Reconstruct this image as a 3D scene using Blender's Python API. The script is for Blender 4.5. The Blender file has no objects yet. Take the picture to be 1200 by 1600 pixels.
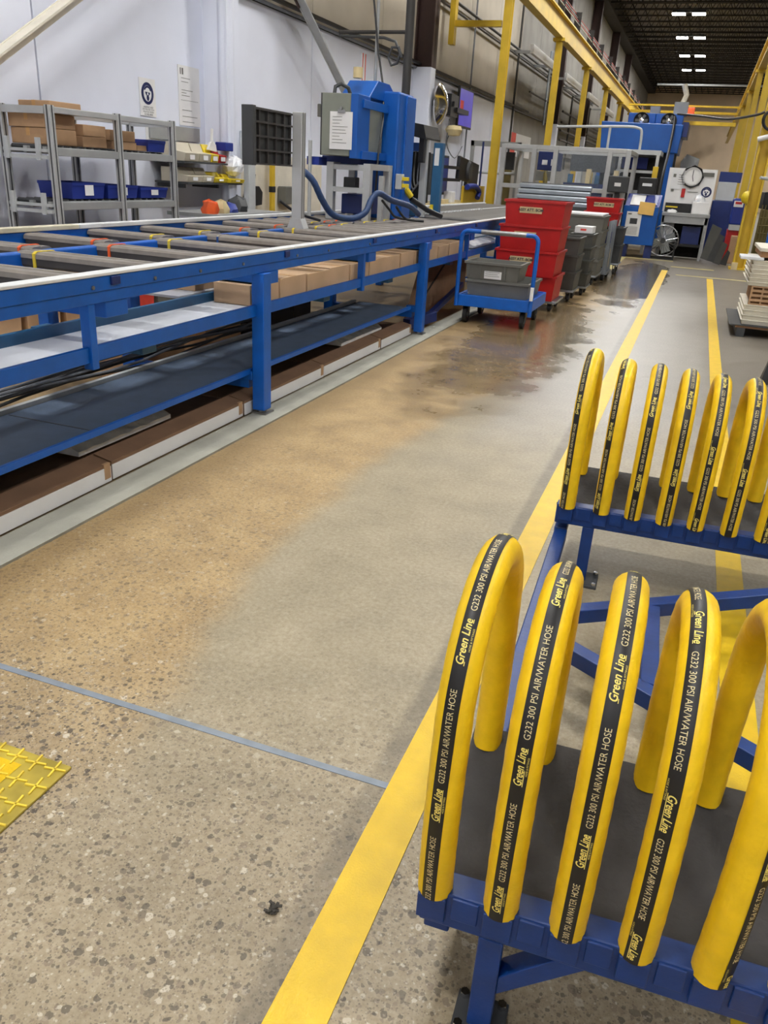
import bpy, math, random
from mathutils import Vector, Matrix
random.seed(7)
scene = bpy.context.scene
COL = scene.collection
PI = math.pi

# ------------------------------------------------------------------ camera
YAW, PITCH, ROLL, FPX = -0.333838, -0.405053, 0.061278, 1240.16
CAM = Vector((0, 0, 1.5))
fw = Vector((math.sin(YAW)*math.cos(PITCH), math.cos(YAW)*math.cos(PITCH), math.sin(PITCH)))
rt = Vector((math.cos(YAW), -math.sin(YAW), 0)); up = rt.cross(fw)
rt2 = math.cos(ROLL)*rt + math.sin(ROLL)*up; up2 = -math.sin(ROLL)*rt + math.cos(ROLL)*up
cd = bpy.data.cameras.new('camera'); cam = bpy.data.objects.new('camera', cd); COL.objects.link(cam)
cam.matrix_world = Matrix(((rt2.x, up2.x, -fw.x, CAM.x), (rt2.y, up2.y, -fw.y, CAM.y), (rt2.z, up2.z, -fw.z, CAM.z), (0, 0, 0, 1)))
cd.sensor_fit = 'VERTICAL'; cd.sensor_height = 24; cd.lens = FPX/1600*24; cd.clip_end = 300; cd.clip_start = .05
scene.camera = cam

# ------------------------------------------------------------------ world, exposure
w = bpy.data.worlds.new('world'); scene.world = w; w.use_nodes = True
w.node_tree.nodes['Background'].inputs[0].default_value = (.75, .82, 1, 1)
w.node_tree.nodes['Background'].inputs[1].default_value = .15
scene.view_settings.view_transform = 'Standard'; scene.view_settings.look = 'None'
scene.view_settings.gamma = 1; scene.view_settings.use_curve_mapping = False
scene.view_settings.exposure = 0.0
scene.cycles.max_bounces = 5; scene.cycles.diffuse_bounces = 3; scene.cycles.glossy_bounces = 3; scene.cycles.transparent_max_bounces = 8; scene.cycles.caustics_reflective = False; scene.cycles.caustics_refractive = False
LAMP_W = 136.0          # each half of a high bay light
LAMP_COL = (1.0, .985, .955)

# ------------------------------------------------------------------ helpers
def lin(c):
    def f(v):
        v /= 255
        return v/12.92 if v <= .04045 else ((v+.055)/1.055)**2.4
    return (f(c[0]), f(c[1]), f(c[2]), 1)

MATS = {}
def pm(name, col, rough=.5, metal=0, var=.12, scale=6, bump=0, bscale=80, emit=0, alpha=1, trans=0, coat=0, spec=.5):
    m = bpy.data.materials.new(name); m.use_nodes = True; MATS[name] = m
    nt = m.node_tree; n = nt.nodes; b = n['Principled BSDF']; L = nt.links.new
    c = lin(col)
    tc = n.new('ShaderNodeTexCoord')
    if var > 0:
        no = n.new('ShaderNodeTexNoise'); no.inputs['Scale'].default_value = scale; no.inputs['Detail'].default_value = 3
        L(tc.outputs['Object'], no.inputs['Vector'])
        cr = n.new('ShaderNodeValToRGB')
        cr.color_ramp.elements[0].position = .3; cr.color_ramp.elements[1].position = .7
        cr.color_ramp.elements[0].color = (c[0]*(1-var), c[1]*(1-var), c[2]*(1-var), 1)
        cr.color_ramp.elements[1].color = (min(1, c[0]*(1+var)), min(1, c[1]*(1+var)), min(1, c[2]*(1+var)), 1)
        L(no.outputs['Fac'], cr.inputs[0]); L(cr.outputs[0], b.inputs['Base Color'])
    else:
        b.inputs['Base Color'].default_value = c
    b.inputs['Roughness'].default_value = rough; b.inputs['Metallic'].default_value = metal
    b.inputs['Specular IOR Level'].default_value = spec
    if coat: b.inputs['Coat Weight'].default_value = coat
    if trans: b.inputs['Transmission Weight'].default_value = trans
    if alpha < 1: b.inputs['Alpha'].default_value = alpha
    if emit:
        b.inputs['Emission Color'].default_value = c; b.inputs['Emission Strength'].default_value = emit
    if bump:
        n2 = n.new('ShaderNodeTexNoise'); n2.inputs['Scale'].default_value = bscale; n2.inputs['Detail'].default_value = 2
        bp = n.new('ShaderNodeBump'); bp.inputs['Strength'].default_value = bump; bp.inputs['Distance'].default_value = .01
        L(tc.outputs['Object'], n2.inputs['Vector']); L(n2.outputs['Fac'], bp.inputs['Height']); L(bp.outputs[0], b.inputs['Normal'])
    return m

def worigin(o):
    v = Vector((0, 0, 0))
    while o is not None:
        v += o.location; o = o.parent
    return v

def tag(o, label=None, cat=None, group=None, kind=None):
    if label: o['label'] = label
    if cat: o['category'] = cat
    if group: o['group'] = group
    if kind: o['kind'] = kind
    return o

def thing(name, label, cat, loc=(0, 0, 0), group=None, rz=0):
    o = bpy.data.objects.new(name, None); COL.objects.link(o); o.location = loc; o.rotation_euler = (0, 0, rz)
    o.empty_display_size = .1
    return tag(o, label, cat, group)

class MB:
    def __init__(s): s.v = []; s.f = []
    def add(s, vs, fs):
        k = len(s.v); s.v += [tuple(p) for p in vs]; s.f += [tuple(i+k for i in f) for f in fs]; return s
    def box(s, x0, x1, y0, y1, z0, z1):
        return s.add([(x0,y0,z0),(x1,y0,z0),(x1,y1,z0),(x0,y1,z0),(x0,y0,z1),(x1,y0,z1),(x1,y1,z1),(x0,y1,z1)],
                     [(0,3,2,1),(4,5,6,7),(0,1,5,4),(1,2,6,5),(2,3,7,6),(3,0,4,7)])
    def frus(s, x0, x1, y0, y1, z0, z1, tx, ty):     # box whose top is larger by tx,ty on each side
        return s.add([(x0,y0,z0),(x1,y0,z0),(x1,y1,z0),(x0,y1,z0),(x0-tx,y0-ty,z1),(x1+tx,y0-ty,z1),(x1+tx,y1+ty,z1),(x0-tx,y1+ty,z1)],
                     [(0,3,2,1),(4,5,6,7),(0,1,5,4),(1,2,6,5),(2,3,7,6),(3,0,4,7)])
    def obox(s, c, size, M):
        hx, hy, hz = size[0]/2, size[1]/2, size[2]/2; c = Vector(c)
        vs = [c + M @ Vector(p) for p in [(-hx,-hy,-hz),(hx,-hy,-hz),(hx,hy,-hz),(-hx,hy,-hz),(-hx,-hy,hz),(hx,-hy,hz),(hx,hy,hz),(-hx,hy,hz)]]
        return s.add(vs, [(0,3,2,1),(4,5,6,7),(0,1,5,4),(1,2,6,5),(2,3,7,6),(3,0,4,7)])
    def bar(s, p0, p1, wdt, hgt, upv=(0, 0, 1)):     # rectangular bar between points
        p0 = Vector(p0); p1 = Vector(p1); d = (p1-p0); l = d.length; d.normalize()
        u = Vector(upv)
        if abs(d.dot(u)) > .98: u = Vector((0, 1, 0))
        r = d.cross(u).normalized(); u = r.cross(d)
        M = Matrix((r, d, u)).transposed()
        return s.obox((p0+p1)/2, (wdt, l, hgt), M)
    def tube(s, pts, r, n=10, cap=True):
        pts = [Vector(p) for p in pts]; m = len(pts); k = len(s.v); prev = None; vs = []
        rs = r if isinstance(r, (list, tuple)) else [r]*m
        for i, p in enumerate(pts):
            t = (pts[min(i+1, m-1)] - pts[max(i-1, 0)]).normalized()
            if prev is None:
                a = Vector((0, 0, 1)) if abs(t.z) < .9 else Vector((1, 0, 0))
                u = t.cross(a).normalized()
            else:
                u = (prev - t*prev.dot(t)).normalized()
            prev = u; b = t.cross(u)
            for j in range(n):
                a = 2*PI*j/n; vs.append(p + rs[i]*(math.cos(a)*u + math.sin(a)*b))
        fs = []
        for i in range(m-1):
            for j in range(n):
                a = i*n+j; b2 = i*n+(j+1) % n; fs.append((a, b2, b2+n, a+n))
        if cap: fs.append(tuple(range(n-1, -1, -1))); fs.append(tuple((m-1)*n+j for j in range(n)))
        return s.add(vs, fs)
    def cyl(s, p0, p1, r, n=14): return s.tube([p0, p1], r, n)
    def prism(s, poly, axis, a, b):                   # 2D poly extruded along an axis 'x','y','z'
        n = len(poly)
        def P(q, t): return {'x': (t, q[0], q[1]), 'y': (q[0], t, q[1]), 'z': (q[0], q[1], t)}[axis]
        vs = [P(q, a) for q in poly] + [P(q, b) for q in poly]
        fs = [tuple(range(n)), tuple(range(2*n-1, n-1, -1))] + [(i, i+n, (i+1) % n+n, (i+1) % n) for i in range(n)]
        return s.add(vs, fs)
    def lathe(s, prof, c, axis='z', n=24):
        vs = []; fs = []; m = len(prof); c = Vector(c)
        for j in range(n):
            a = 2*PI*j/n
            for r, h in prof:
                q = (r*math.cos(a), r*math.sin(a), h)
                if axis == 'y': q = (q[0], q[2], q[1])
                if axis == 'x': q = (q[2], q[0], q[1])
                vs.append(c+Vector(q))
        for j in range(n):
            for i in range(m-1):
                a = j*m+i; b = ((j+1) % n)*m+i; fs.append((a, b, b+1, a+1))
        return s.add(vs, fs)
    def tote(s, x0, x1, y0, y1, z0, z1, tp=.03, th=.012, lip=.015):   # open tapered box with rim
        def ring(x0, x1, y0, y1, z): return [(x0,y0,z),(x1,y0,z),(x1,y1,z),(x0,y1,z)]
        R = [ring(x0+tp, x1-tp, y0+tp, y1-tp, z0), ring(x0, x1, y0, y1, z1-.025), ring(x0-lip, x1+lip, y0-lip, y1+lip, z1-.025),
             ring(x0-lip, x1+lip, y0-lip, y1+lip, z1), ring(x0+th, x1-th, y0+th, y1-th, z1), ring(x0+tp+th, x1-tp-th, y0+tp+th, y1-tp-th, z0+th)]
        vs = [p for r in R for p in r]; fs = [(3, 2, 1, 0)]
        for i in range(5):
            for j in range(4):
                a = i*4+j; b = i*4+(j+1) % 4; fs.append((a, b, b+4, a+4))
        fs.append((20, 21, 22, 23))
        return s.add(vs, fs)
    def build(s, name, mat, parent=None, bevel=0, smooth=False, at=None, world=True):
        me = bpy.data.meshes.new(name)
        vs = s.v
        o = bpy.data.objects.new(name, me); COL.objects.link(o)
        if parent is not None:
            o.parent = parent
            if world:
                k = worigin(parent); vs = [(a-k.x, b-k.y, c-k.z) for a, b, c in vs]
        elif world:
            if at is None:
                xs = [p[0] for p in vs]; ys = [p[1] for p in vs]; zs = [p[2] for p in vs]
                at = ((min(xs)+max(xs))/2, (min(ys)+max(ys))/2, min(zs))
            vs = [(a-at[0], b-at[1], c-at[2]) for a, b, c in vs]; o.location = at
        me.from_pydata(vs, [], s.f); me.update()
        me.materials.append(MATS[mat] if isinstance(mat, str) else mat)
        if smooth:
            me.polygons.foreach_set('use_smooth', [True]*len(me.polygons))
            me.set_sharp_from_angle(angle=math.radians(40))
        if bevel:
            b = o.modifiers.new('bevel', 'BEVEL'); b.width = bevel; b.segments = 2; b.limit_method = 'ANGLE'
        return o

def B(*a): return MB().box(*a)
def struct(name, mb, mat, **k):
    return tag(mb.build(name, mat, at=(0, 0, 0), **k), kind='structure')

def copy_tree(o, parent=None):
    c = o.copy(); COL.objects.link(c); c.parent = parent
    for ch in list(o.children): copy_tree(ch, c)
    return c

_TX = {}
def text_mesh(txt, size=1.0, shear=0, bold=0, align='LEFT', space=1.0):
    key = (txt, shear, bold, align, space)
    if key not in _TX:
        cu = bpy.data.curves.new('t', 'FONT'); cu.body = txt; cu.size = 1; cu.shear = shear; cu.offset = bold
        cu.align_x = align; cu.resolution_u = 3; cu.space_character = space
        ob = bpy.data.objects.new('t', cu); COL.objects.link(ob)
        dg = bpy.context.evaluated_depsgraph_get(); dg.update()
        me = bpy.data.meshes.new_from_object(ob.evaluated_get(dg))
        _TX[key] = ([tuple(v.co) for v in me.vertices], [tuple(p.vertices) for p in me.polygons])
        bpy.data.objects.remove(ob); bpy.data.meshes.remove(me); bpy.data.curves.remove(cu)
    vs, fs = _TX[key]
    return [(a*size, b*size) for a, b, c in vs], fs
def lettering(mb, txt, size, org, ux, uy, **k):      # text laid flat at org with text axes ux,uy
    vs, fs = text_mesh(txt, size, **k); org = Vector(org); ux = Vector(ux); uy = Vector(uy)
    return mb.add([org+a*ux+b*uy for a, b in vs], fs)

# ------------------------------------------------------------------ materials
pm('white_paint', (232, 237, 251), .45, var=.04, scale=1.2, bump=.05, bscale=30)
pm('beige_panel', (192, 184, 168), .8, var=.08, scale=1.5, bump=.15, bscale=40)
pm('grey_panel', (150, 148, 142), .8, var=.12, scale=1.2, bump=.15, bscale=40)
pm('joint_dark', (70, 68, 64), .9)
pm('tan_wall', (230, 208, 178), .85, var=.1, scale=.6)
pm('deck_dark', (46, 45, 46), .75, var=.2, scale=3)
pm('joist_dark', (40, 38, 38), .7, var=.15)
pm('brown_steel', (60, 38, 34), .5, var=.1)
pm('cream_paint', (222, 216, 200), .5, var=.08)
pm('grey_paint', (150, 152, 152), .5, var=.06)
pm('light_grey', (186, 190, 192), .5, var=.06)
pm('yellow_steel', (212, 178, 44), .45, var=.1, scale=3)
pm('yellow_line', (222, 184, 14), .42, var=.07, scale=14, bump=.15, bscale=200)
pm('yellow_hose', (242, 200, 24), .42, var=.08, scale=22, bump=.12, bscale=120)
pm('stripe_black', (22, 20, 20), .45, var=.2, scale=40)
pm('print_cream', (226, 210, 160), .6, var=.05)
pm('print_yellow', (246, 226, 120), .6, var=.05)
pm('rack_blue', (8, 50, 114), .42, var=.15, scale=14, bump=.08, bscale=60)
pm('conv_blue', (6, 92, 186), .4, var=.1, scale=9, bump=.06, bscale=60)
pm('dark_blue', (22, 42, 104), .45, var=.12)
pm('machine_blue', (8, 86, 172), .38, var=.1, scale=3)
pm('tray_blue', (26, 48, 136), .5, var=.1)
pm('teal_blue', (40, 92, 132), .45, var=.1)
pm('rubber', (52, 51, 51), .75, var=.3, scale=9, bump=.25, bscale=70)
pm('black_rubber', (26, 26, 27), .7, var=.2)
pm('black_plastic', (24, 24, 26), .45, var=.1)
pm('dark_grey', (58, 60, 62), .55, var=.12)
pm('tote_grey', (104, 104, 98), .55, var=.1)
pm('tote_dark', (74, 75, 72), .55, var=.1)
pm('red_plastic', (178, 26, 24), .42, var=.1)
pm('red_light', (226, 70, 60), .5, var=.1)
pm('orange', (236, 96, 40), .5, var=.1)
pm('tie_yellow', (226, 200, 60), .5, var=.1)
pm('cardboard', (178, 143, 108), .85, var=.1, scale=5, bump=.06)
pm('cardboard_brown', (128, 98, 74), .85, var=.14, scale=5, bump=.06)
pm('cardboard_pale', (200, 168, 134), .85, var=.08, scale=5)
pm('tape_tan', (196, 150, 92), .4, var=.05)
pm('paper', (232, 232, 232), .7, var=.03)
pm('label_paper', (214, 196, 150), .7, var=.08)
pm('print_dark', (60, 60, 66), .7, var=.1)
pm('sign_navy', (22, 32, 84), .5, var=.05)
pm('aluminium', (186, 188, 188), .4, metal=.25, var=.06)
pm('galvanised', (168, 176, 184), .35, metal=.8, var=.14, scale=4)
pm('steel', (150, 150, 150), .3, metal=.9, var=.1)
pm('chrome', (220, 220, 222), .15, metal=1, var=.04)
pm('roller_grey', (122, 120, 118), .42, metal=.5, var=.12, scale=10)
pm('slat_dark', (62, 60, 60), .5, var=.15)
pm('slat_top', (136, 130, 124), .45, metal=.3, var=.16, scale=12)
pm('conv_cap', (224, 226, 228), .4, var=.05)
pm('conv_cap_old', (206, 200, 176), .5, var=.12)
pm('belt', (76, 92, 114), .6, var=.12, scale=8, bump=.05)
pm('shelf_white', (206, 210, 218), .4, var=.05, scale=3)
pm('film', (236, 241, 250), .2, var=.2, scale=9, spec=.8)
pm('kerb', (150, 149, 138), .8, var=.12, scale=4, bump=.2, bscale=60)
pm('ebox_grey', (128, 132, 122), .5, var=.05)
pm('beige_bin', (190, 182, 162), .5, var=.06)
pm('bin_yellow', (222, 196, 40), .45, var=.08)
pm('screen_purple', (64, 58, 170), .3, var=.2, scale=2, emit=.5)
pm('screen_blue', (60, 70, 130), .3, var=.1, emit=.1)
pm('clear_panel', (200, 214, 230), .1, var=0, alpha=.07, spec=.6)
pm('plastic_clear', (205, 210, 216), .22, var=.2, scale=7, alpha=.42, spec=.8)
pm('lens_lit', (255, 252, 246), .4, var=0, emit=40)
pm('dark_void', (28, 27, 26), .8, var=.2)
pm('hose_blue', (40, 66, 108), .5, var=.2, scale=30)
pm('cable_grey', (112, 116, 124), .5, var=.15)
pm('pipe_dark', (50, 48, 46), .5, var=.1)
pm('conductor_red', (196, 96, 96), .5, var=.1)
pm('wood', (150, 112, 76), .8, var=.15)
pm('mesh_olive', (104, 92, 44), .6, var=.12)
pm('green_plastic', (30, 110, 50), .5, var=.1)
pm('post_it', (240, 196, 110), .7, var=.05)
pm('joint_blue', (128, 138, 150), .5, var=.12, scale=20)
pm('plate_yellow', (176, 156, 60), .45, var=.3, scale=9)
pm('tread_yellow', (236, 208, 70), .45, var=.15, scale=20)
pm('faded_yellow', (190, 178, 120), .6, var=.2, scale=5)
pm('debris', (70, 66, 60), .9, var=.3)

def rib_material(name, col, axis, pitch, rough=.7, depth=.03):       # corrugated deck / ribs in the surface normal
    m = pm(name, col, rough, var=.15, scale=2); nt = m.node_tree; n = nt.nodes; L = nt.links.new
    tc = n.new('ShaderNodeTexCoord'); wv = n.new('ShaderNodeTexWave'); wv.bands_direction = axis
    wv.inputs['Scale'].default_value = 2*PI/pitch/20*1.0; wv.inputs['Distortion'].default_value = 0
    bp = n.new('ShaderNodeBump'); bp.inputs['Distance'].default_value = depth; bp.inputs['Strength'].default_value = .8
    L(tc.outputs['Object'], wv.inputs['Vector']); L(wv.outputs['Fac'], bp.inputs['Height']); L(bp.outputs[0], n['Principled BSDF'].inputs['Normal'])
    return m
rib_material('deck_ribs', (112, 110, 110), 'X', .3)

def floor_material():
    m = bpy.data.materials.new('concrete_floor'); MATS['concrete_floor'] = m; m.use_nodes = True
    nt = m.node_tree; n = nt.nodes; L = nt.links.new; b = n['Principled BSDF']
    tc = n.new('ShaderNodeTexCoord'); P = tc.outputs['Object']
    sx = n.new('ShaderNodeSeparateXYZ'); L(P, sx.inputs[0]); X, Y = sx.outputs[0], sx.outputs[1]
    def val(v):
        q = n.new('ShaderNodeValue'); q.outputs[0].default_value = v; return q.outputs[0]
    def mth(op, a, c=None, clamp=False):
        q = n.new('ShaderNodeMath'); q.operation = op; q.use_clamp = clamp
        for i, s in enumerate((a, c)):
            if s is None: continue
            if isinstance(s, (int, float)): q.inputs[i].default_value = s
            else: L(s, q.inputs[i])
        return q.outputs[0]
    def noise(scale, detail=4, rough=.6, vec=None):
        q = n.new('ShaderNodeTexNoise'); q.inputs['Scale'].default_value = scale; q.inputs['Detail'].default_value = detail
        q.inputs['Roughness'].default_value = rough; L(vec or P, q.inputs['Vector']); return q.outputs['Fac']
    def ramp(f, stops):
        q = n.new('ShaderNodeValToRGB'); e = q.color_ramp.elements
        while len(e) < len(stops): e.new(.5)
        for i, (p, c) in enumerate(stops): e[i].position = p; e[i].color = c if len(c) == 4 else lin(c)
        L(f, q.inputs[0]); return q.outputs[0]
    def mix(f, a, c, blend='MIX'):
        q = n.new('ShaderNodeMix'); q.data_type = 'RGBA'; q.blend_type = blend
        for s, sock in ((f, q.inputs[0]), (a, q.inputs[6]), (c, q.inputs[7])):
            if isinstance(s, (int, float)): sock.default_value = s
            elif isinstance(s, tuple): sock.default_value = s
            else: L(s, sock)
        return q.outputs[2]
    def smooth(v, a, c):
        q = n.new('ShaderNodeMapRange'); q.interpolation_type = 'SMOOTHSTEP'; L(v, q.inputs[0])
        q.inputs[1].default_value = a; q.inputs[2].default_value = c; return q.outputs[0]
    # tan half (stain, with warm light painted in) against the worn grey half: boundary X as a curve of Y
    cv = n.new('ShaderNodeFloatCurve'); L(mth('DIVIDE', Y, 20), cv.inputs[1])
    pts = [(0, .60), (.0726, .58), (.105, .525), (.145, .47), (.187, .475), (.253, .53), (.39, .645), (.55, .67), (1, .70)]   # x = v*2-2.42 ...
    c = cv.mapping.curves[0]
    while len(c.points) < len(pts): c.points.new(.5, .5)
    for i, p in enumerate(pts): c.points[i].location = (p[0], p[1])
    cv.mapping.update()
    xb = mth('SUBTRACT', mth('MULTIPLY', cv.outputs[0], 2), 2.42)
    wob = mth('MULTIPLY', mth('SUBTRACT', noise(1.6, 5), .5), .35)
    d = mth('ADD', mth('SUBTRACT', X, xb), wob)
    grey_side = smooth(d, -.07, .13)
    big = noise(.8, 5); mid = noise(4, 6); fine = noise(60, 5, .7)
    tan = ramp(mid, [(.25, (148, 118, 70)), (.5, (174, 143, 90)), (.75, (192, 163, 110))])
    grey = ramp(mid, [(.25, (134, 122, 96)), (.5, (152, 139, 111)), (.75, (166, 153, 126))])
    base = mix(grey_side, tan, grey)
    # far strip between the lines: cooler smooth coating
    far = mth('MULTIPLY', smooth(mth('ADD', Y, mth('MULTIPLY', wob, 4)), 3.6, 6.5), smooth(d, .12, .4))
    base = mix(mth('MULTIPLY', far, .7), base, ramp(mid, [(.3, (124, 124, 124)), (.7, (146, 147, 149))]))
    # front corner: greyer, more stone showing
    front = smooth(mth('ADD', Y, mth('MULTIPLY', X, -.15)), 2.3, 1.2)
    base = mix(mth('MULTIPLY', front, .75), base, ramp(mid, [(.25, (128, 112, 86)), (.5, (150, 133, 105)), (.75, (168, 151, 123))]))
    base = mix(.18, base, ramp(fine, [(.3, (70, 64, 54)), (.7, (232, 226, 208))]))
    # exposed aggregate
    def chips(scale, seed, keep, rad, strength, base):
        mp = n.new('ShaderNodeMapping'); L(P, mp.inputs[0]); mp.inputs['Location'].default_value = (seed, seed*2.3, 0)
        dn = n.new('ShaderNodeTexNoise'); dn.inputs['Scale'].default_value = scale*1.4; L(mp.outputs[0], dn.inputs['Vector'])
        va = n.new('ShaderNodeVectorMath'); va.operation = 'MULTIPLY_ADD'; L(dn.outputs['Color'], va.inputs[0])
        va.inputs[1].default_value = (.6/scale,)*3; L(mp.outputs[0], va.inputs[2])
        vo = n.new('ShaderNodeTexVoronoi'); vo.voronoi_dimensions = '2D'; vo.inputs['Scale'].default_value = scale; L(va.outputs[0], vo.inputs['Vector'])
        sc = n.new('ShaderNodeSeparateColor'); L(vo.outputs['Color'], sc.inputs[0])
        r = mth('MULTIPLY', mth('ADD', sc.outputs[1], .35), rad)
        inside = smooth(mth('SUBTRACT', r, vo.outputs['Distance']), 0, .07)
        on = mth('LESS_THAN', sc.outputs[0], keep)
        col = ramp(sc.outputs[2], [(0, (44, 40, 38)), (.3, (78, 70, 60)), (.55, (116, 104, 90)), (.8, (140, 125, 104)), (.965, (206, 198, 180))])
        return mix(mth('MULTIPLY', mth('MULTIPLY', inside, on), strength), base, col)
    amount = mth('ADD', mth('MULTIPLY', front, .55), mth('MULTIPLY', smooth(Y, 6, 1.5), mth('ADD', .1, mth('MULTIPLY', mth('SUBTRACT', 1, grey_side), .4))), True)
    base = chips(48, 1.3, .34, .42, amount, base)
    base = chips(95, 7.7, .42, .42, mth('MULTIPLY', amount, .9), base)
    base = chips(210, 3.1, .4, .5, mth('MULTIPLY', mth('ADD', amount, .12), .5), base)
    # conveyor's shadow painted brown along its strip; grime beside the yellow lines
    g1 = mth('MULTIPLY', smooth(mth('ADD', X, mth('MULTIPLY', wob, .5)), -1.95, -2.25), .55)
    base = mix(g1, base, lin((104, 82, 48)), 'MIX')
    g2 = mth('MULTIPLY', smooth(mth('ABSOLUTE', mth('ADD', X, .515)), .05, .015), mth('MULTIPLY', noise(9, 4), .9))
    base = mix(g2, base, lin((84, 78, 68)))
    # scattered dark stains
    st = mth('MULTIPLY', smooth(noise(2.2, 6, .7), .62, .75), .35)
    base = mix(st, base, lin((96, 84, 64)))
    # wet patch by the carts
    ex = mth('DIVIDE', mth('ADD', X, 1.45), .62); ey = mth('DIVIDE', mth('SUBTRACT', Y, 8.4), 3.4)
    wd = mth('ADD', mth('POWER', mth('ABSOLUTE', ex), 2), mth('POWER', mth('ABSOLUTE', ey), 2))
    wet = smooth(mth('ADD', wd, mth('MULTIPLY', mth('SUBTRACT', noise(2.4, 5), .5), 1.8)), 1.5, .35)
    ex2 = mth('DIVIDE', mth('ADD', X, .9), .55); ey2 = mth('DIVIDE', mth('SUBTRACT', Y, 15.2), 4.2)
    wd2 = mth('ADD', mth('POWER', mth('ABSOLUTE', ex2), 2), mth('POWER', mth('ABSOLUTE', ey2), 2))
    wet2 = smooth(mth('ADD', wd2, mth('MULTIPLY', mth('SUBTRACT', noise(1.1, 5), .5), 1.8)), 1.4, .5)
    wt = mth('MAXIMUM', wet, wet2)
    base = mix(mth('MULTIPLY', wt, .62), base, lin((72, 62, 48)))
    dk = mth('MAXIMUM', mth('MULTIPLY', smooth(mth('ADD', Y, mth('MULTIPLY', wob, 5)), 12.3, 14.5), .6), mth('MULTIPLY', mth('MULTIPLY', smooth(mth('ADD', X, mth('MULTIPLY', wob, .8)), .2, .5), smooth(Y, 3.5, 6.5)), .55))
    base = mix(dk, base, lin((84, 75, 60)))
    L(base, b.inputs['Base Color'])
    rr = mth('ADD', .42, mth('MULTIPLY', mid, .2)); rr = mth('SUBTRACT', rr, mth('MULTIPLY', far, .12))
    rr = mth('MAXIMUM', mth('SUBTRACT', rr, mth('MULTIPLY', wt, .34)), .13)
    L(rr, b.inputs['Roughness'])
    bp = n.new('ShaderNodeBump'); bp.inputs['Distance'].default_value = .002; bp.inputs['Strength'].default_value = .35
    hh = mth('MULTIPLY', mth('ADD', fine, mid), mth('SUBTRACT', 1, mth('MULTIPLY', wt, .9)))
    L(hh, bp.inputs['Height']); L(bp.outputs[0], b.inputs['Normal'])
floor_material()

# ------------------------------------------------------------------ lights of the building and added fill lights
MATS['lens_lit'].cycles.emission_sampling = 'NONE'
def high_bay(y, x, label, group=None, pw=1.0):
    t = thing('high_bay_light', label, 'ceiling light', (x, y, 9.0), group)
    MB().box(x-.75, x+.75, y-.12, y+.12, 9.12, 9.2).box(x-.05, x+.05, y-.05, y+.05, 9.2, 9.35).build('housing', 'dark_grey', t)
    MB().cyl((x-.5, y, 9.2), (x-.5, y, 9.8), .012, 6).cyl((x+.5, y, 9.2), (x+.5, y, 9.8), .012, 6).build('hanger', 'steel', t)
    for s in (-1, 1):
        cx = x+s*.45
        MB().frus(cx-.3, cx+.3, y-.3, y+.3, 9.06, 9.12, -.06, -.06).build('reflector', 'light_grey', t)
        B(cx-.29, cx+.29, y-.29, y+.29, 9.04, 9.06).build('lens', 'lens_lit', t)
        ld = bpy.data.lights.new('lamp', 'AREA'); ld.shape = 'SQUARE'; ld.size = .55; ld.energy = LAMP_W*pw; ld.color = LAMP_COL
        lo = bpy.data.objects.new('lamp', ld); COL.objects.link(lo); lo.parent = t; lo.location = (s*.45, 0, .02)
for i, nm in enumerate(['nearest', 'second nearest', 'third nearest', 'farthest']):
    high_bay(45.5+6.67*i, -2.2, f'lit twin high bay light under the dark roof, {nm} of four', 'high bay lights in view under the roof')
for i in range(8):
    high_bay(38.83-6.67*i, -2.2, 'twin high bay light in the same row over the aisle, above the photo', 'high bay lights above the photo')
for i in range(4):  # unseen lamps added as fill from the right side
    high_bay(16.5-7.5*i, 6.5, 'added twin fill light right of the aisle, out of view', 'added fill lights on the right', pw=1.0)
for i in range(4):  # unseen lamps added to brighten the far wall
    high_bay(54+7*i, 6.5, 'added twin fill light right of the aisle, out of view', 'added fill lights on the right', pw=1.4)

# ------------------------------------------------------------------ shell
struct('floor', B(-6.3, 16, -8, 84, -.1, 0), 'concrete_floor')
wl = struct('wall_left', B(-6.5, -6.24, -8, 84, 0, 9.8), 'joint_dark')
pn = {}
def wall_panel(y, zz0, zz1, mat):
    k = (zz0, zz1, mat)
    if k not in pn:
        pn[k] = B(-6.25, -6.2, y+.012, y+3.038, zz0, zz1).build('panel', mat, wl); pn[k]['_y'] = y; return
    c = pn[k].copy(); COL.objects.link(c); c.parent = wl; c.location = (0, y-pn[k]['_y'], 0)
for i in range(-5, 25):
    y = 6.95+3.05*i
    if y > 82: break
    wall_panel(y, 0, 3.52, 'white_paint' if y < 28 else 'grey_panel')
    wall_panel(y, 3.55, 9.6, 'beige_panel' if y < 28 else 'grey_panel')
for o in pn.values(): del o['_y']
struct('wall_far', B(-6.3, 16, 82, 82.2, 0, 9.8), 'tan_wall')
struct('wall_right', B(16, 16.2, -8, 84, 0, 9.8), 'grey_panel')
struct('wall_back', B(-6.3, 16, -8.2, -8, 0, 9.8), 'white_paint')
ce = struct('ceiling', B(-6.3, 16, -8, 84, 9.8, 9.9), 'deck_ribs')
jm = MB().box(-6.2, 16, -.04, .04, 9.18, 9.24).box(-6.2, 16, -.04, .04, 9.7, 9.76)
for k in range(44):
    a = -6.2+k*.5; jm.bar((a, 0, 9.22), (a+.25, 0, 9.73), .03, .03, (0, 1, 0)).bar((a+.25, 0, 9.73), (a+.5, 0, 9.22), .03, .03, (0, 1, 0))
j0 = jm.build('joist', 'joist_dark', ce)
for i in range(1, 56):
    c = j0.copy(); COL.objects.link(c); c.parent = ce; c.location = (0, -6+i*1.6, 0)
j0.location = (0, -6, 0)
B(-6.2, -5.6, -8, 84, 9.1, 9.7).build('eaves_girder', 'deck_dark', ce)
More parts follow.
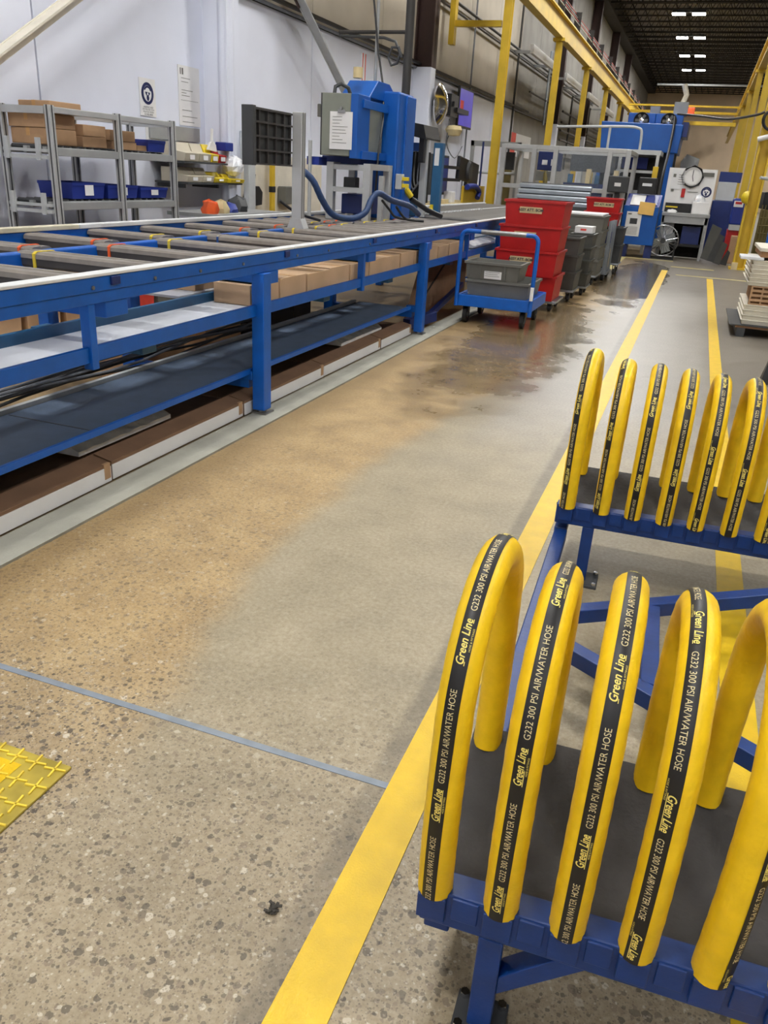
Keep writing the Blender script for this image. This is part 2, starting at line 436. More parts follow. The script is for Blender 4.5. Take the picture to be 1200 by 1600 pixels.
tag(MB().cyl((-4.6, 68, 8.4), (12, 68, 8.5), .07, 8).build('sprinkler_pipe', 'light_grey'), 'long pale pipe hung level across the far roof', 'pipe')

# painted lines and joints on the floor
struct('trim_1', B(-2.47, -2.28, -3, 22, 0, .012), 'kerb')
struct('trim_2', B(-.49, -.375, -3, 17.4, 0, .003), 'yellow_line')
struct('trim_3', B(.355, .46, -3, 16.4, 0, .003), 'yellow_line')
struct('trim_4', B(-1.6, -.35, 19.7, 19.85, 0, .003).box(-.2, 1.1, 16.6, 16.72, 0, .003).box(-1.5, -1.38, 16.5, 19.7, 0, .003).box(-.35, .5, 18.3, 18.45, 0, .003), 'faded_yellow')
struct('trim_5', B(-2.28, -.49, 1.568, 1.59, 0, .002), 'joint_blue')
struct('trim_6', B(-4.36, -4.26, -3, 16, 0, .003), 'faded_yellow')

# ------------------------------------------------------------------ hose cradle rack (foreground)
RK = thing('cradle_rack', 'dark blue welded steel rack with two cradles of yellow hose arches', 'rack', (-.24, 1.0, 0), rz=.037)
def rp(mb, name, mat, parent=None, bevel=0, smooth=False):
    return mb.build(name, mat, parent or RK, bevel=bevel, smooth=smooth, world=False)
RW = 1.15                                   # rack width
NY = .03
NEAR_X = [.022, .142, .258, .374, .492, .61, .728]
FAR_X = [.04, .172, .29, .407, .522, .642, .762]
for (y, xs) in ((NY, NEAR_X), (2.0, FAR_X)):
    fb = rp(B(0, RW, y-.004, y+.05, .245, .325), 'front_beam', 'rack_blue', bevel=.004)
    for i in range(len(xs)-1):             # recessed plates and the peg brackets the hoses stand on
        rp(B(xs[i]+.036, xs[i+1]-.036, y-.009, y-.003, .272, .322), 'cover_plate', 'rack_blue', fb, bevel=.002)
    for x in xs:
        rp(MB().box(x-.026, x+.026, y-.014, y+.03, .262, .317), 'peg_bracket', 'rack_blue', fb, bevel=.002)
    rp(B(0, RW, y+.40, y+.45, .20, .27), 'back_beam', 'rack_blue', bevel=.004)
    for s in (0, RW-.05):
        rp(B(s, s+.05, y+.05, y+.40, .165, .205), 'end_beam', 'rack_blue', bevel=.004)
    # sagging rubber liner
    lm = MB(); prof = []
    for k in range(15):
        u = k/14; yy = y+.04+u*.425; prof.append((yy, .315-.07*math.sin(PI*min(1, u*1.12))**.8*(1 if u < .9 else 0)+.025*u**4))
    top = [(a, b) for a, b in prof] + [(a, b-.008) for a, b in reversed(prof)]
    lm.prism(top, 'x', -.004, RW+.004)
    rp(lm, 'rubber_liner', 'rubber', smooth=True)
    for xl in (.135, RW-.135):
        for yl in (y+.0185,):
            g = .02 if y > 1 else 0
            rp(B(xl-.0225, xl+.0225, yl-.0225, yl+.0225, .012, .245), 'leg', 'rack_blue', bevel=.003)
            fp = rp(B(xl-.05-g, xl+.05+g, yl-.045-g, yl+.045+g, .0, .012), 'foot_plate', 'dark_grey', bevel=.002)
            for bx, by in ((-.037-g, -.033-g), (.037+g, -.033-g), (-.037-g, .033+g), (.037+g, .033+g)):
                rp(MB().cyl((xl+bx, yl+by, .012), (xl+bx, yl+by, .024), .009, 6), 'bolt', 'chrome', fp)
        if y == NY:
            s = 1 if xl < .5 else -1
            rp(MB().prism([(xl+s*.0225, .11), (xl+s*.0225, .155), (xl+s*.115, .245), (xl+s*.17, .245)][::s], 'y', y-.0, y+.045), 'gusset', 'rack_blue', bevel=.002)
for s in (.006, RW-.056):
    rp(B(s, s+.05, .47, 2.0, .17, .22), 'side_rail', 'rack_blue', bevel=.004)
yc = 1.265
for s in (1, -1):
    rp(MB().bar((.05, yc+s*.05, .19), (RW-.05, yc+s*.72, .19), .05, .05), 'diagonal_brace', 'rack_blue', bevel=.003)
rp(B(.37, .42, yc-.24, yc+.24, .165, .215), 'cross_brace', 'rack_blue', bevel=.003)
rp(B(.05, .12, yc-.045, yc+.045, .16, .168), 'gusset_plate', 'dark_grey')

HR = .0315                                 # hose radius
def hose_path(z0, h, R, lean, bulge):      # local (x,y,z) centreline, front foot at origin
    pts = []; zc = h-R
    for k in range(12): u = k/12; pts.append((0, bulge*-math.sin(u*PI)*.5, z0+(zc-z0)*u))
    for k in range(25): a = PI*k/24; pts.append((0, R-R*math.cos(a), zc+R*math.sin(a)))
    for k in range(1, 13): u = k/12; pts.append((0, 2*R+bulge*math.sin(u*PI)*.5, zc-(zc-z0)*u))
    return [Vector((lean*(p[2]-z0)+.02*p[1], p[1], p[2])) for p in pts]
def hose(x, y, label, phi0, phi1, flip, phase, group, h, lean=0, R=.212):
    loc = Vector((-.24, 1.0, 0)) + Matrix.Rotation(.037, 3, 'Z') @ Vector((x, y, 0))
    t = thing('hose_arch', label, 'hose', loc, group, rz=.037)
    P = hose_path(.318, h, R, lean, .02); N = len(P)
    S = [0]
    for i in range(1, N): S.append(S[-1]+(P[i]-P[i-1]).length)
    T = [(P[min(i+1, N-1)]-P[max(i-1, 0)]).normalized() for i in range(N)]
    def frame(s):
        s = min(max(s, 0), S[-1]-1e-6); i = 0
        lo, hi = 0, N-1
        while hi-lo > 1:
            m = (lo+hi)//2
            if S[m] <= s: lo = m
            else: hi = m
        u = (s-S[lo])/(S[lo+1]-S[lo]); p = P[lo].lerp(P[lo+1], u); tt = T[lo].lerp(T[lo+1], u).normalized()
        b = Vector((1, 0, 0)); b = (b-tt*b.dot(tt)).normalized(); nn = tt.cross(b); nn.normalize()
        return p, nn, b
    def surf(s, phi, r):
        p, nn, b = frame(s)
        return p + r*(math.cos(phi)*nn + math.sin(phi)*b)
    # check outward sense at the foot: should face -Y
    sg = -1 if frame(.1)[1].y > 0 else 1
    def SP(s, ph, r):
        p, nn, b = frame(s); return p + r*(sg*math.cos(ph)*nn + math.sin(ph)*b)
    body = MB(); n = 20; vs = []; fs = []; M = 70
    for i in range(M+1):
        s = S[-1]*i/M
        rr = HR*(1+.012*math.sin(i*2.1+x*9))
        for j in range(n): vs.append(SP(s, 2*PI*j/n, rr))
    for i in range(M):
        for j in range(n):
            a = i*n+j; b2 = i*n+(j+1) % n; fs.append((a, a+n, b2+n, b2))
    fs.append(tuple(range(n))); fs.append(tuple(M*n+j for j in range(n-1, -1, -1)))
    body.add(vs, fs).build('hose_body', 'yellow_hose', t, smooth=True, world=False)
    ph = lambda s: phi0+(phi1-phi0)*s/S[-1]
    st = MB(); vs = []; fs = []; W = .40
    for i in range(M+1):
        s = S[-1]*i/M
        for j in range(5): vs.append(SP(s, ph(s)-W+2*W*j/4, HR+.0007))
    for i in range(M):
        for j in range(4): a = i*5+j; fs.append((a, a+5, a+6, a+1))
    sp = st.add(vs, fs).build('printed_stripe', 'stripe_black', t, smooth=True, world=False)
    def lay(mb, tv, tf, s0, yoff):
        out = []
        for a, bq in tv:
            if flip: out.append(SP(s0-a, ph(s0)+(bq+yoff)/HR, HR+.0014))
            else: out.append(SP(s0+a, ph(s0)-(bq+yoff)/HR, HR+.0014))
        ok = [0 < (s0-a if flip else s0+a) < S[-1]*.66 for a, bq in tv]
        mb.add(out, [f for f in tf if all(ok[i] for i in f)])
    per = .274; k = -2
    while True:
        k += 1; s0 = .004+phase+k*per
        if flip: s0 = S[-1]*.52-phase-k*per
        if (not flip and s0+.05 > S[-1]*.62) or (flip and s0-.02 < .0): break
        gl = MB(); wh = MB()
        tv, tf = text_mesh('Green Line', .0185, shear=.25, bold=.018)
        wd = .066; f = wd/max(a for a, b in tv); tv = [(a*f, b) for a, b in tv]; lay(gl, tv, tf, s0, -.0045)
        lay(gl, [(0, 0), (wd, 0), (wd, .0012), (0, .0012)], [(0, 1, 2, 3)], s0, -.0066)
        tv, tf = text_mesh('HOSE & FITTINGS', .0042); lay(gl, tv, tf, s0+.02, -.0108)
        tv, tf = text_mesh('G232 300 PSI AIR/WATER HOSE', .0148, space=1.0)
        w2 = max(a for a, b in tv); f = .162/w2; tv = [(a*f, b) for a, b in tv]
        lay(wh, tv, tf, s0+(-1 if flip else 1)*(wd+.012), -.0055)
        if gl.f: gl.build('brand_lettering', 'print_yellow', sp, world=False)
        if wh.f: wh.build('rating_lettering', 'print_cream', sp, world=False)
    return t
ORD = ['leftmost', 'second from the left', 'third from the left', 'fourth from the left', 'fifth from the left', 'sixth from the left', 'seventh from the left']
near = [(-.18, .25, 0, .185, .88, 0), (-.12, .3, 0, .02, .848, 0), (-.02, .1, 0, .175, .852, .0), (-.28, -.3, 1, .05, .845, .0), (.75, .6, 1, .1, .855, .02), (.3, .3, 1, .1, .855, 0), (0, 0, 1, .1, .89, 0)]
for i, x in enumerate(NEAR_X):
    a = near[i]
    if i < 6: hose(x, NY+.012, f'yellow hose arch with black lettered stripe on the near cradle, {ORD[i]}', a[0], a[1], a[2], a[3], 'hose arches on the near cradle', a[4], a[5])
far_ = [(-.55, -.6, 0, .1, .875), (-.62, -.5, 0, .02, .85), (-.1, .1, 0, .12, .846), (.1, .15, 0, .16, .84), (-.15, .2, 1, .06, .836), (-.1, .2, 1, .12, .834), (.1, .1, 1, .05, .834)]
for i, x in enumerate(FAR_X):
    a = far_[i]
    hose(x, 2.006, f'yellow hose arch with black lettered stripe on the far cradle, {ORD[i]}', a[0], a[1], a[2], a[3], 'hose arches on the far cradle', a[4])

# ------------------------------------------------------------------ yellow checker plate on the floor, left
CP = thing('floor_plate', 'worn yellow diamond tread steel plate lying on the floor, lower left', 'floor plate', (-1.6, .9, 0))
B(-2.2, -1.28, .2, 1.298, 0, .008).build('plate', 'plate_yellow', CP, bevel=.002)
B(-2.2, -1.47, .2, 1.19, .008, .0095).build('dark_panel', 'dark_blue', CP)
MB().add([(-1.47, .9, .0096), (-1.40, .9, .0096), (-1.40, 1.25, .0096), (-2.2, 1.25, .0096), (-2.2, 1.19, .0096), (-1.47, 1.19, .0096)], [(0, 1, 2, 3, 4, 5)]).build('painted_band', 'yellow_line', CP)
tr = MB()
for i in range(14):
    for j in range(16):
        x = -1.31-i*.062; y = 1.27-j*.068
        if x < -2.17 or y < .24: continue
        for a in (PI/4*.2, PI/4*2.2):
            dx, dy = .03*math.cos(a), .03*math.sin(a)
            tr.bar((x-dx, y-dy, .0105), (x+dx, y+dy, .0105), .005, .004)
tag(tr.build('tread', 'tread_yellow', CP), kind='stuff')
bm_ = MB()
for i in range(16):
    a = random.random()*6; x = -.586+random.uniform(-.012, .012); y = 1.118+random.uniform(-.012, .012); r = random.uniform(.006, .016)
    bm_.bar((x, y, .002+i*.0006), (x+r*math.cos(a), y+r*math.sin(a), .004+i*.0006), .006, .003)
tag(bm_.build('debris_clump', 'debris'), 'small dark clump of debris on the concrete floor', 'debris')

# ------------------------------------------------------------------ blue conveyor
CV = thing('conveyor', 'long blue steel conveyor with grey slats and white capped rails', 'conveyor', (-3.28, 7, 0))
Y0, Y1 = -1.2, 17.0
nr = B(-2.465, -2.41, Y0, Y1, .942, 1.006).build('near_rail', 'conv_blue', CV, bevel=.003)
B(-2.455, -2.42, Y0, Y1, .89, .942).build('lower_rail', 'conv_blue', CV, bevel=.003)
bo = MB().cyl((-2.41, 0, .962), (-2.403, 0, .962), .009, 8).build('bolt', 'steel', nr)
k = 0
for yy in [1.9, 2.35, 2.9, 3.35, 3.75, 4.2, 4.9, 5.4, 6.2, 6.8, 7.4, 8.1, 8.7, 9.4, 10.1]:
    c = bo if k == 0 else bo.copy()
    if k: COL.objects.link(c)
    c.location = (0, yy, 0); k += 1
for yy in (3.05, 4.75, 6.3, 8.0, 9.6): B(-2.412, -2.398, yy-.03, yy+.03, .962, 1.0).build('joiner', 'dark_blue', nr, bevel=.003)
for i in range(6): B(-2.475, -2.402, Y0+i*3.03, Y0+i*3.03+3.02, 1.006, 1.02).build('rail_cap', 'conv_cap', CV, bevel=.003)
B(-4.17, -4.11, Y0, Y1, .88, 1.0).build('far_rail', 'conv_blue', CV, bevel=.003)
for i in range(6): B(-4.18, -4.10, Y0+i*3.03, Y0+i*3.03+3.02, 1.0, 1.03).build('far_rail_cap', 'conv_cap_old' if i < 2 else 'conv_cap', CV, bevel=.004)
B(-3.45, -3.38, Y0, 10.4, .90, .985).build('centre_beam', 'conv_blue', CV, bevel=.008)
def slat(x0, x1, tie):
    s = MB().box(x0, x1, -.078, .078, .915, .975).build('slat', 'slat_dark', CV, bevel=.012)
    MB().prism([(-.082, .962), (-.078, .985), (-.06, .995), (-.012, .997), (-.008, .992), (.008, .992), (.012, .997), (.06, .995), (.078, .985), (.082, .962)], 'x', x0-.004, x1+.004).build('slat_top', 'slat_top', s)
    MB().prism([(-.084, .91), (-.084, .988), (-.062, 1.0), (.062, 1.0), (.084, .988), (.084, .91), (.078, .91), (.078, .985), (.06, .996), (-.06, .996), (-.078, .985), (-.078, .91)], 'x', tie-.009, tie+.009).build('strap', 'tie_yellow', s)
    return s
ties = ['tie_yellow', 'orange', 'tie_yellow', 'chrome', 'tie_yellow', 'tie_yellow']
for (x0, x1, tie, off) in ((-3.40, -2.475, -3.29, 0), (-4.10, -3.475, -3.56, .18)):
    P0 = slat(x0, x1, tie)
    P0.location = (0, 0, 0)
    strap0 = [c for c in P0.children if c.name.startswith('strap')][0]
    sm = {}
    for t in set(ties):
        m = strap0.data.copy(); m.materials.clear(); m.materials.append(MATS[t]); sm[t] = m
    ys = [1.13+.617*i+off for i in range(10)] + [7.15+.30*i+off for i in range(10)]
    for i, y in enumerate(ys):
        if i == 0: s = P0
        else: s = copy_tree(P0, CV)
        s.location = (0, y, 0)
        for c in s.children:
            if c.name.startswith('strap'): c.data = sm[ties[(i+2) % 6] if x0 > -3.5 else ['orange', 'orange', 'tie_yellow', 'tie_yellow'][i % 4]]
r0 = MB().cyl((-3.38, 0, .985), (-2.475, 0, .985), .03, 10).build('roller', 'roller_grey', CV, smooth=True)
r1 = MB().cyl((-4.10, 0, .985), (-3.44, 0, .985), .03, 10).build('roller', 'roller_grey', CV, smooth=True)
for r in (r0, r1):
    for i in range(54):
        c = r if i == 0 else r.copy()
        if i: COL.objects.link(c); c.parent = CV
        c.location = (0, 10.45+i*.12, 0)
B(-3.43, -3.39, 10.4, Y1, .93, 1.015).build('centre_guide', 'conv_cap', CV, bevel=.004)
for i in range(20): B(-3.37, -3.33, 10.45+i*.16, 10.52+i*.16, 1.0, 1.03).build('guide_wheel', 'conv_cap', CV)
for i, yl in enumerate((1.18, 4.45, 7.72, 11.0, 14.3)):
    l = B(-2.47, -2.385, yl-.048, yl+.048, .035, .89).build('leg', 'conv_blue', CV, bevel=.005)
    MB().box(-2.475, -2.37, yl-.055, yl+.055, .012, .022).cyl((-2.43, yl, .02), (-2.43, yl, .05), .03, 8).build('levelling_foot', 'steel', l)
    B(-4.08, -2.415, yl+.05, yl+.2, .815, .89).build('cross_tube', 'conv_blue', CV, bevel=.004)
    l = B(-3.46, -3.36, yl-.05, yl+.05, .035, .88).build('leg', 'conv_blue', CV, bevel=.005)
    l = B(-4.14, -4.05, yl-.05, yl+.05, .0, .88).build('leg', 'conv_blue', CV, bevel=.005)
    B(-2.56, -2.47, yl-.05, yl+.03, .225, .285).build('belt_bracket', 'conv_blue', CV, bevel=.003)
    B(-3.4, -2.5, yl-.04, yl+.04, .17, .23).build('lower_cross_tube', 'conv_blue', CV, bevel=.004)
for yl in (2.9, 6.15, 9.4, 12.5):
    B(-2.475, -2.425, yl-.022, yl+.022, .60, .89).build('shelf_hanger', 'conv_blue', CV, bevel=.003)
    B(-3.1, -2.43, yl+.1, yl+.26, .815, .89).build('hanger_tube', 'conv_blue', CV, bevel=.004)
    B(-2.85, -2.816, yl-.3, yl-.25, .64, .89).build('shelf_hanger', 'conv_blue', CV, bevel=.003)
sh = B(-2.79, -2.45, Y0, 12.6, .665, .68).build('shelf_deck', 'shelf_white', CV)
B(-2.465, -2.44, Y0, 12.6, .63, .70).build('shelf_lip', 'conv_blue', CV, bevel=.003)
B(-2.815, -2.79, Y0, 12.6, .64, .735).build('shelf_fence', 'teal_blue', CV, bevel=.003)
B(-3.28, -2.92, 4.3, 12.6, .70, .715).build('rear_deck', 'shelf_white', CV)
for yl in (2.3, 3.4, 5.6, 7.0, 9): B(-3.2, -2.5, yl-.06, yl+.06, .575, .64).build('shelf_bearer', 'teal_blue', CV, bevel=.004)
bt = B(-3.02, -2.50, Y0, 7.55, .268, .29).build('belt_deck', 'belt', CV, bevel=.003)
B(-2.505, -2.485, Y0, 7.6, .262, .296).build('belt_edge', 'conv_blue', CV, bevel=.003)
B(-3.06, -3.03, Y0, 7.5, .26, .31).build('belt_back_rail', 'light_grey', CV)
B(-3.22, -3.16, 3.3, 7.6, .40, .45).build('rear_rail', 'conv_blue', CV, bevel=.003)
B(-3.0, -2.52, 2.92, 2.928, .2905, .292).build('belt_seam', 'dark_grey', bt)
MB().bar((-2.47, 8.35, .10), (-2.62, 7.9, .06), .09, .1).bar((-2.52, 8.35, .1), (-2.52, 9.6, .3), .05, .06).build('ramp_arm', 'dark_blue', CV, bevel=.003)
# cables lying behind the belt
for i in range(7):
    pts = []
    for j in range(14):
        y = 1.6+j*.32; pts.append((-3.12-.028*i+.035*math.sin(j*.9+i*1.7), y, .30+.02*(i % 3)+.012*math.sin(j*1.3+i)))
    tag(MB().tube(pts, .009, 7).build('cable', 'cable_grey' if i % 3 else 'dark_grey', smooth=True), 'grey cable lying in a loose bundle behind the lower belt', 'cable', 'cables behind the lower belt')
# flat cartons standing along the strip
cuts = [1.9, 3.02, 4.32, 5.55, 6.8, 7.66]
nm = ['at the left edge', 'second from the left', 'behind the nearest blue leg', 'past the nearest blue leg', 'next to the second blue leg']
for i in range(5):
    a, b = cuts[i]+.008, cuts[i+1]-.008; x = -2.485-.004*(i % 2)
    t = thing('flat_carton', f'long flat brown carton with white front on the floor, {nm[i]}', 'box', (x-.2, (a+b)/2, .012), 'flat cartons under the conveyor' )
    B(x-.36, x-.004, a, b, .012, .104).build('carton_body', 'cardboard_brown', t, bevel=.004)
    B(x-.004, x, a, b, .012, .088).build('white_front', 'paper', t)
    MB().add([(x-.002, a, .105), (x-.002, b, .105), (x-.11, b, .128), (x-.11, a, .128), (x-.002, a, .099), (x-.002, b, .099), (x-.11, b, .122), (x-.11, a, .122)], [(0,1,2,3),(7,6,5,4),(0,4,5,1),(1,5,6,2),(2,6,7,3),(3,7,4,0)]).build('lid_flap', 'cardboard_brown', t)
    B(x-.06, x+.001, b-.05, b-.005, .03, .108).build('tape', 'cardboard', t)
for i, (a, b) in enumerate(((2.0, 3.1), (4.6, 5.6), (5.7, 6.7))):
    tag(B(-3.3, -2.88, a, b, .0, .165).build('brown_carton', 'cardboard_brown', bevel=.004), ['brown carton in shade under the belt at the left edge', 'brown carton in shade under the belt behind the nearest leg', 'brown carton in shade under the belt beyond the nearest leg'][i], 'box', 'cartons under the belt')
def film(a, b, x0, x1, z, label):
    t = MB(); ny = 14; nx = 7; vs = []; fs = []
    for j in range(ny+1):
        for i in range(nx+1):
            u = i/nx; vs.append((x0+(x1-x0)*u, a+(b-a)*j/ny, z+.02*(1 if i in (0, nx) else 2.2)*math.sin(PI*min(1, max(.08, u)))+random.uniform(-.004, .006)))
    for j in range(ny):
        for i in range(nx): k = j*(nx+1)+i; fs.append((k, k+1, k+nx+2, k+nx+1))
    base = len(vs)
    ring = [i for i in range(nx+1)]+[(nx+1)*j+nx for j in range(1, ny+1)]+[(nx+1)*ny+i for i in range(nx-1, -1, -1)]+[(nx+1)*j for j in range(ny-1, 0, -1)]
    for i in ring: vs.append((vs[i][0], vs[i][1], z-.02))
    m = len(ring)
    for q in range(m): fs.append((ring[q], base+q, base+(q+1) % m, ring[(q+1) % m]))
    return tag(t.add(vs, fs).build('film_bundle', 'film'), label, 'bundle')
film(2.95, 3.72, -2.86, -2.62, .15, 'shiny film wrapped bundle lying on the flat cartons near the left edge')
film(6.15, 7.1, -2.82, -2.6, .15, 'shiny film wrapped bundle under the belt by the second blue leg')
film(9.9, 11.3, -2.77, -2.5, .72, 'shiny film wrapped bundle on the shelf behind the cart handle')
# small cartons on the shelf
SB = MB().box(-.15, .15, -.2, .2, 0, .13)
def shelf_box(x, y, z, sx, sy, sz, label, group, mat='cardboard_pale'):
    t = thing('shelf_carton', label, 'box', (x, y, z), group)
    B(x-sx/2, x+sx/2, y-sy/2, y+sy/2, z, z+sz).build('carton_body', mat, t, bevel=.004)
    B(x-sx/2, x+sx/2, y-.02, y+.02, z+sz, z+sz+.001).build('tape', 'tape_tan', t)
ordn = ['first', 'second', 'third', 'fourth', 'fifth', 'sixth', 'seventh', 'eighth', 'ninth', 'tenth', 'eleventh', 'twelfth', 'thirteenth']
for i in range(13):
    shelf_box(-2.635+.006*(i % 3), 4.64+i*.4, .681, .26, .385, .125+.006*(i % 2), f'pale cardboard box on the white shelf, {ordn[i]} in the front row', 'boxes in the front row on the shelf')
for i in range(9):
    shelf_box(-3.09+.01*(i % 2), 4.75+i*.44, .716, .26, .42, .15+.008*(i % 3), f'pale cardboard box on the white shelf, {ordn[i]} in the back row', 'boxes in the back row on the shelf')
for i in range(2):
    tag(B(-3.85, -3.5, 4.65+i*.85, 5.2+i*.85, .0, .42).build('tan_carton', 'cardboard', bevel=.004), ['tan carton standing behind the belt by the nearest blue leg', 'tan carton in shade past the nearest blue leg'][i], 'box', 'cartons behind the belt')

t = thing('leaning_board', 'large dark brown board leaning under the conveyor behind the cart', 'board', (-2.75, 9.4, 0))
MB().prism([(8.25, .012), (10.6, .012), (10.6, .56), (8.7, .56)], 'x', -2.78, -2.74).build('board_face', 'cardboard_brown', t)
MB().bar((-2.735, 8.75, .2), (-2.735, 9.6, .54), .02, .01, (1, 0, 0)).build('seam', 'dark_void', t)
t = thing('dark_cabinet', 'black equipment cabinet in the shade under the conveyor', 'cabinet', (-3.7, 7.0, 0))
B(-3.9, -3.5, 6.1, 7.45, 0, .6).build('cabinet_body', 'dark_void', t, bevel=.01)
for y in (6.33, 6.78, 7.22): B(-3.5, -3.49, y-.18, y+.18, .1, .5).build('door', 'black_plastic', t)

# ------------------------------------------------------------------ building columns, braces, wall pipes
def column(y, label, split=3.55, white_top=False):
    t = thing('steel_column', label, 'column', (-6.0, y, 0))
    hi = 9.6
    def H(z0, z1): return MB().box(-6.2, -5.8, y-.02+.16, y+.02+.16, z0, z1).box(-6.2, -6.17, y, y+.32, z0, z1).box(-5.83, -5.8, y, y+.32, z0, z1)
    if white_top:
        MB().box(-6.2, -5.98, y+.1, y+.3, 0, hi).build('flange', 'white_paint', t); MB().cyl((-5.88, y+.12, 0), (-5.88, y+.12, hi), .1, 20).build('downpipe', 'white_paint', t, smooth=True)
        B(-5.82, -5.8, y-.0, y+.3, 0, hi).build('cover_plate', 'white_paint', t)
    else:
        B(-6.2, -5.8, y, y+.32, 0, split).build('white_casing', 'white_paint', t, bevel=.01)
        H(split, hi).build('shaft', 'brown_steel', t)
column(9.78, 'white building column with pipe behind the wall shelf', white_top=True)
column(18.0, 'building column, white below and brown above, beside the hanging screen')
column(34.4, 'brown building column beside the second yellow crane post')
column(42.6, 'brown building column beside the third yellow crane post')
column(50.8, 'brown building column under the far end of the crane beam')
column(59, 'dark building column on the far left wall under the roof')
def brace(p0, p1, label, mat, cap=None):
    t = thing('diagonal_brace', label, 'brace', p0)
    p0 = Vector(p0); p1 = Vector(p1)
    MB().bar(p0, p1, .12, .02, (1, 0, 0)).build('web', mat, t)
    dn = Vector((0, 0, .052)) if mat == 'cream_paint' else Vector((0, 0, -.05))
    MB().bar(p0+Vector((.06, 0, 0))+dn, p1+Vector((.06, 0, 0))+dn, .02, .14, (1, 0, 0)).build('leg', mat, t)
    if cap:
        q = p0.lerp(p1, cap); MB().bar(q, p1, .165, .026, (1, 0, 0)).build('upper_part', 'brown_steel', t)
brace((-5.86, 4.136, 1.047), (-5.86, 9.553, 4.258), 'cream diagonal steel brace crossing the white wall, top left', 'cream_paint')
brace((-5.95, 16.5, 1.11), (-5.95, 10.6, 4.52), 'grey diagonal steel brace with brown top behind the press', 'light_grey', cap=.745)
def pipe(pts, r, mat, label, name='pipe'):
    return tag(MB().tube(pts, r, 8).build(name, mat, smooth=True), label, 'pipe')
pipe([(-6.1, 10.3, 3.62), (-6.1, 30, 3.62)], .035, 'pipe_dark', 'dark pipe along the top of the white painted wall')
pipe([(-6.14, 10.3, 3.54), (-6.14, 34, 3.54)], .025, 'cable_grey', 'thin grey conduit just below the long dark wall pipe')
pipe([(-6.1, 17, 5.15), (-6.1, 46, 5.15)], .035, 'pipe_dark', 'dark pipe along the beige wall, upper of two')
pipe([(-6.12, 17, 4.98), (-6.12, 46, 4.98)], .028, 'pipe_dark', 'dark pipe along the beige wall, lower of two')
pipe([(-6.1, 22.3, 0), (-6.1, 22.3, 5.6)], .022, 'cable_grey', 'thin vertical conduit on the wall left of the nearest crane post')
pipe([(-6.1, 27.6, 1), (-6.1, 27.6, 9)], .035, 'pipe_dark', 'dark vertical pipe on the wall right of the nearest crane post')
pipe([(-6.05, 29.6, 4.2), (-6.05, 33.5, 4.2)], .03, 'pipe_dark', 'short dark pipe branching right at mid height')
pipe([(-6.05, 32.8, 3.4), (-6.05, 32.8, 5.8)], .05, 'galvanised', 'grey vertical riser pipe left of the second crane post')
for i, z in enumerate((2.5, 2.75, 3.1, 3.45, 3.75, 4.15)):
    pipe([(-6.0, 36.5, z), (-6.0, 56, z)], .045, 'pipe_dark', f'dark pipe in the bank on the far wall, {["lowest","second up","third up","fourth up","fifth up","topmost"][i]}')
for i, y in enumerate((38.5, 41.4, 44.4)):
    pipe([(-5.98, y, 2), (-5.98, y, 4.9)], .04, 'pipe_dark', f'vertical dark pipe crossing the pipe bank, {["nearest","middle","farthest"][i]} of three')
for i in range(4):
    y = 26.8+6.6*i
    t = thing('strip_cover', f'long white panel behind the crane beam, {["nearest","second","third","farthest"][i]} of four', 'panel', (-5.55, y+2.1, 4.95), 'white panels behind the crane beam')
    B(-5.6, -5.5, y, y+4.2, 4.95, 5.2).build('panel_body', 'conv_cap', t, bevel=.01)
    for q in (y+.5, y+3.7): B(-6.198, -5.6, q, q+.06, 5.02, 5.1).build('standoff', 'grey_paint', t)
pmk = thing('pipe_marker', 'narrow red and white marker strip on the wall above the press', 'sign', (-6.17, 15.18, 2.72)); B(-6.199, -6.17, 15.1, 15.26, 2.72, 3.42).build('board', 'paper', pmk)
for q in (15.1, 15.225): B(-6.1699, -6.168, q, q+.035, 2.72, 3.42).build('red_edge', 'red_light', pmk)

# crane runways
def runway(x, ys, y0, y1, side):
    t = thing('crane_beam', f'yellow overhead crane runway beam on the {side}', 'crane beam', (x, (y0+y1)/2, 5.3))
    MB().box(x-.11, x+.11, y0, y1, 5.3, 5.34).box(x-.11, x+.11, y0, y1, 5.82, 5.86).box(x-.02, x+.02, y0, y1, 5.34, 5.82).build('girder', 'yellow_steel', t)
    B(x-.04, x+.04, y0, y1, 5.86, 5.92).build('crane_rail', 'yellow_steel', t)
    if side == 'left':
        for k in range(4):
            MB().cyl((x+.02-.05*k, y0, 6.1+.11*k), (x+.02-.05*k, y1, 6.1+.11*k), .014, 6).build('conductor_bar', 'conductor_red' if k % 2 else 'light_grey', t)
        for k in range(int((y1-y0)/1.6)):
            B(x-.17, x+.05, y0+k*1.6, y0+k*1.6+.02, 5.86, 6.47).build('conductor_bracket', 'pipe_dark', t) if k % 2 else None
    for i, y in enumerate(ys):
        c = thing('crane_post', f'yellow steel crane post on the {side}, {["nearest","second","third","fourth","fifth","sixth"][i]} along the beam', 'post', (x, y, 0), f'crane posts on the {side}')
        MB().box(x-.085, x+.085, y-.1, y-.08, 0, 5.22).box(x-.085, x+.085, y+.08, y+.1, 0, 5.22).box(x-.012, x+.012, y-.08, y+.08, 0, 5.22).build('shaft', 'yellow_steel', c)
        B(x-.2, x+.2, y-.2, y+.2, 0, .025).build('base_plate', 'yellow_steel', c)
        B(x-.17, x+.17, y-.17, y+.17, 5.22, 5.3).build('cap_plate', 'yellow_steel', c)
        if side == 'left' and i == 0:
            MB().box(x-1.2, x-.12, y-.06, y+.06, 4.55, 4.67).build('wall_bracket', 'yellow_steel', c)
            MB().box(x-1.3, x-1.18, y-.1, y+.1, 4.2, 5.3).build('bracket_plate', 'yellow_steel', c)
runway(-4.7, (19.8, 26.5, 32.7, 39.2, 45.6, 52), 12, 80, 'left')
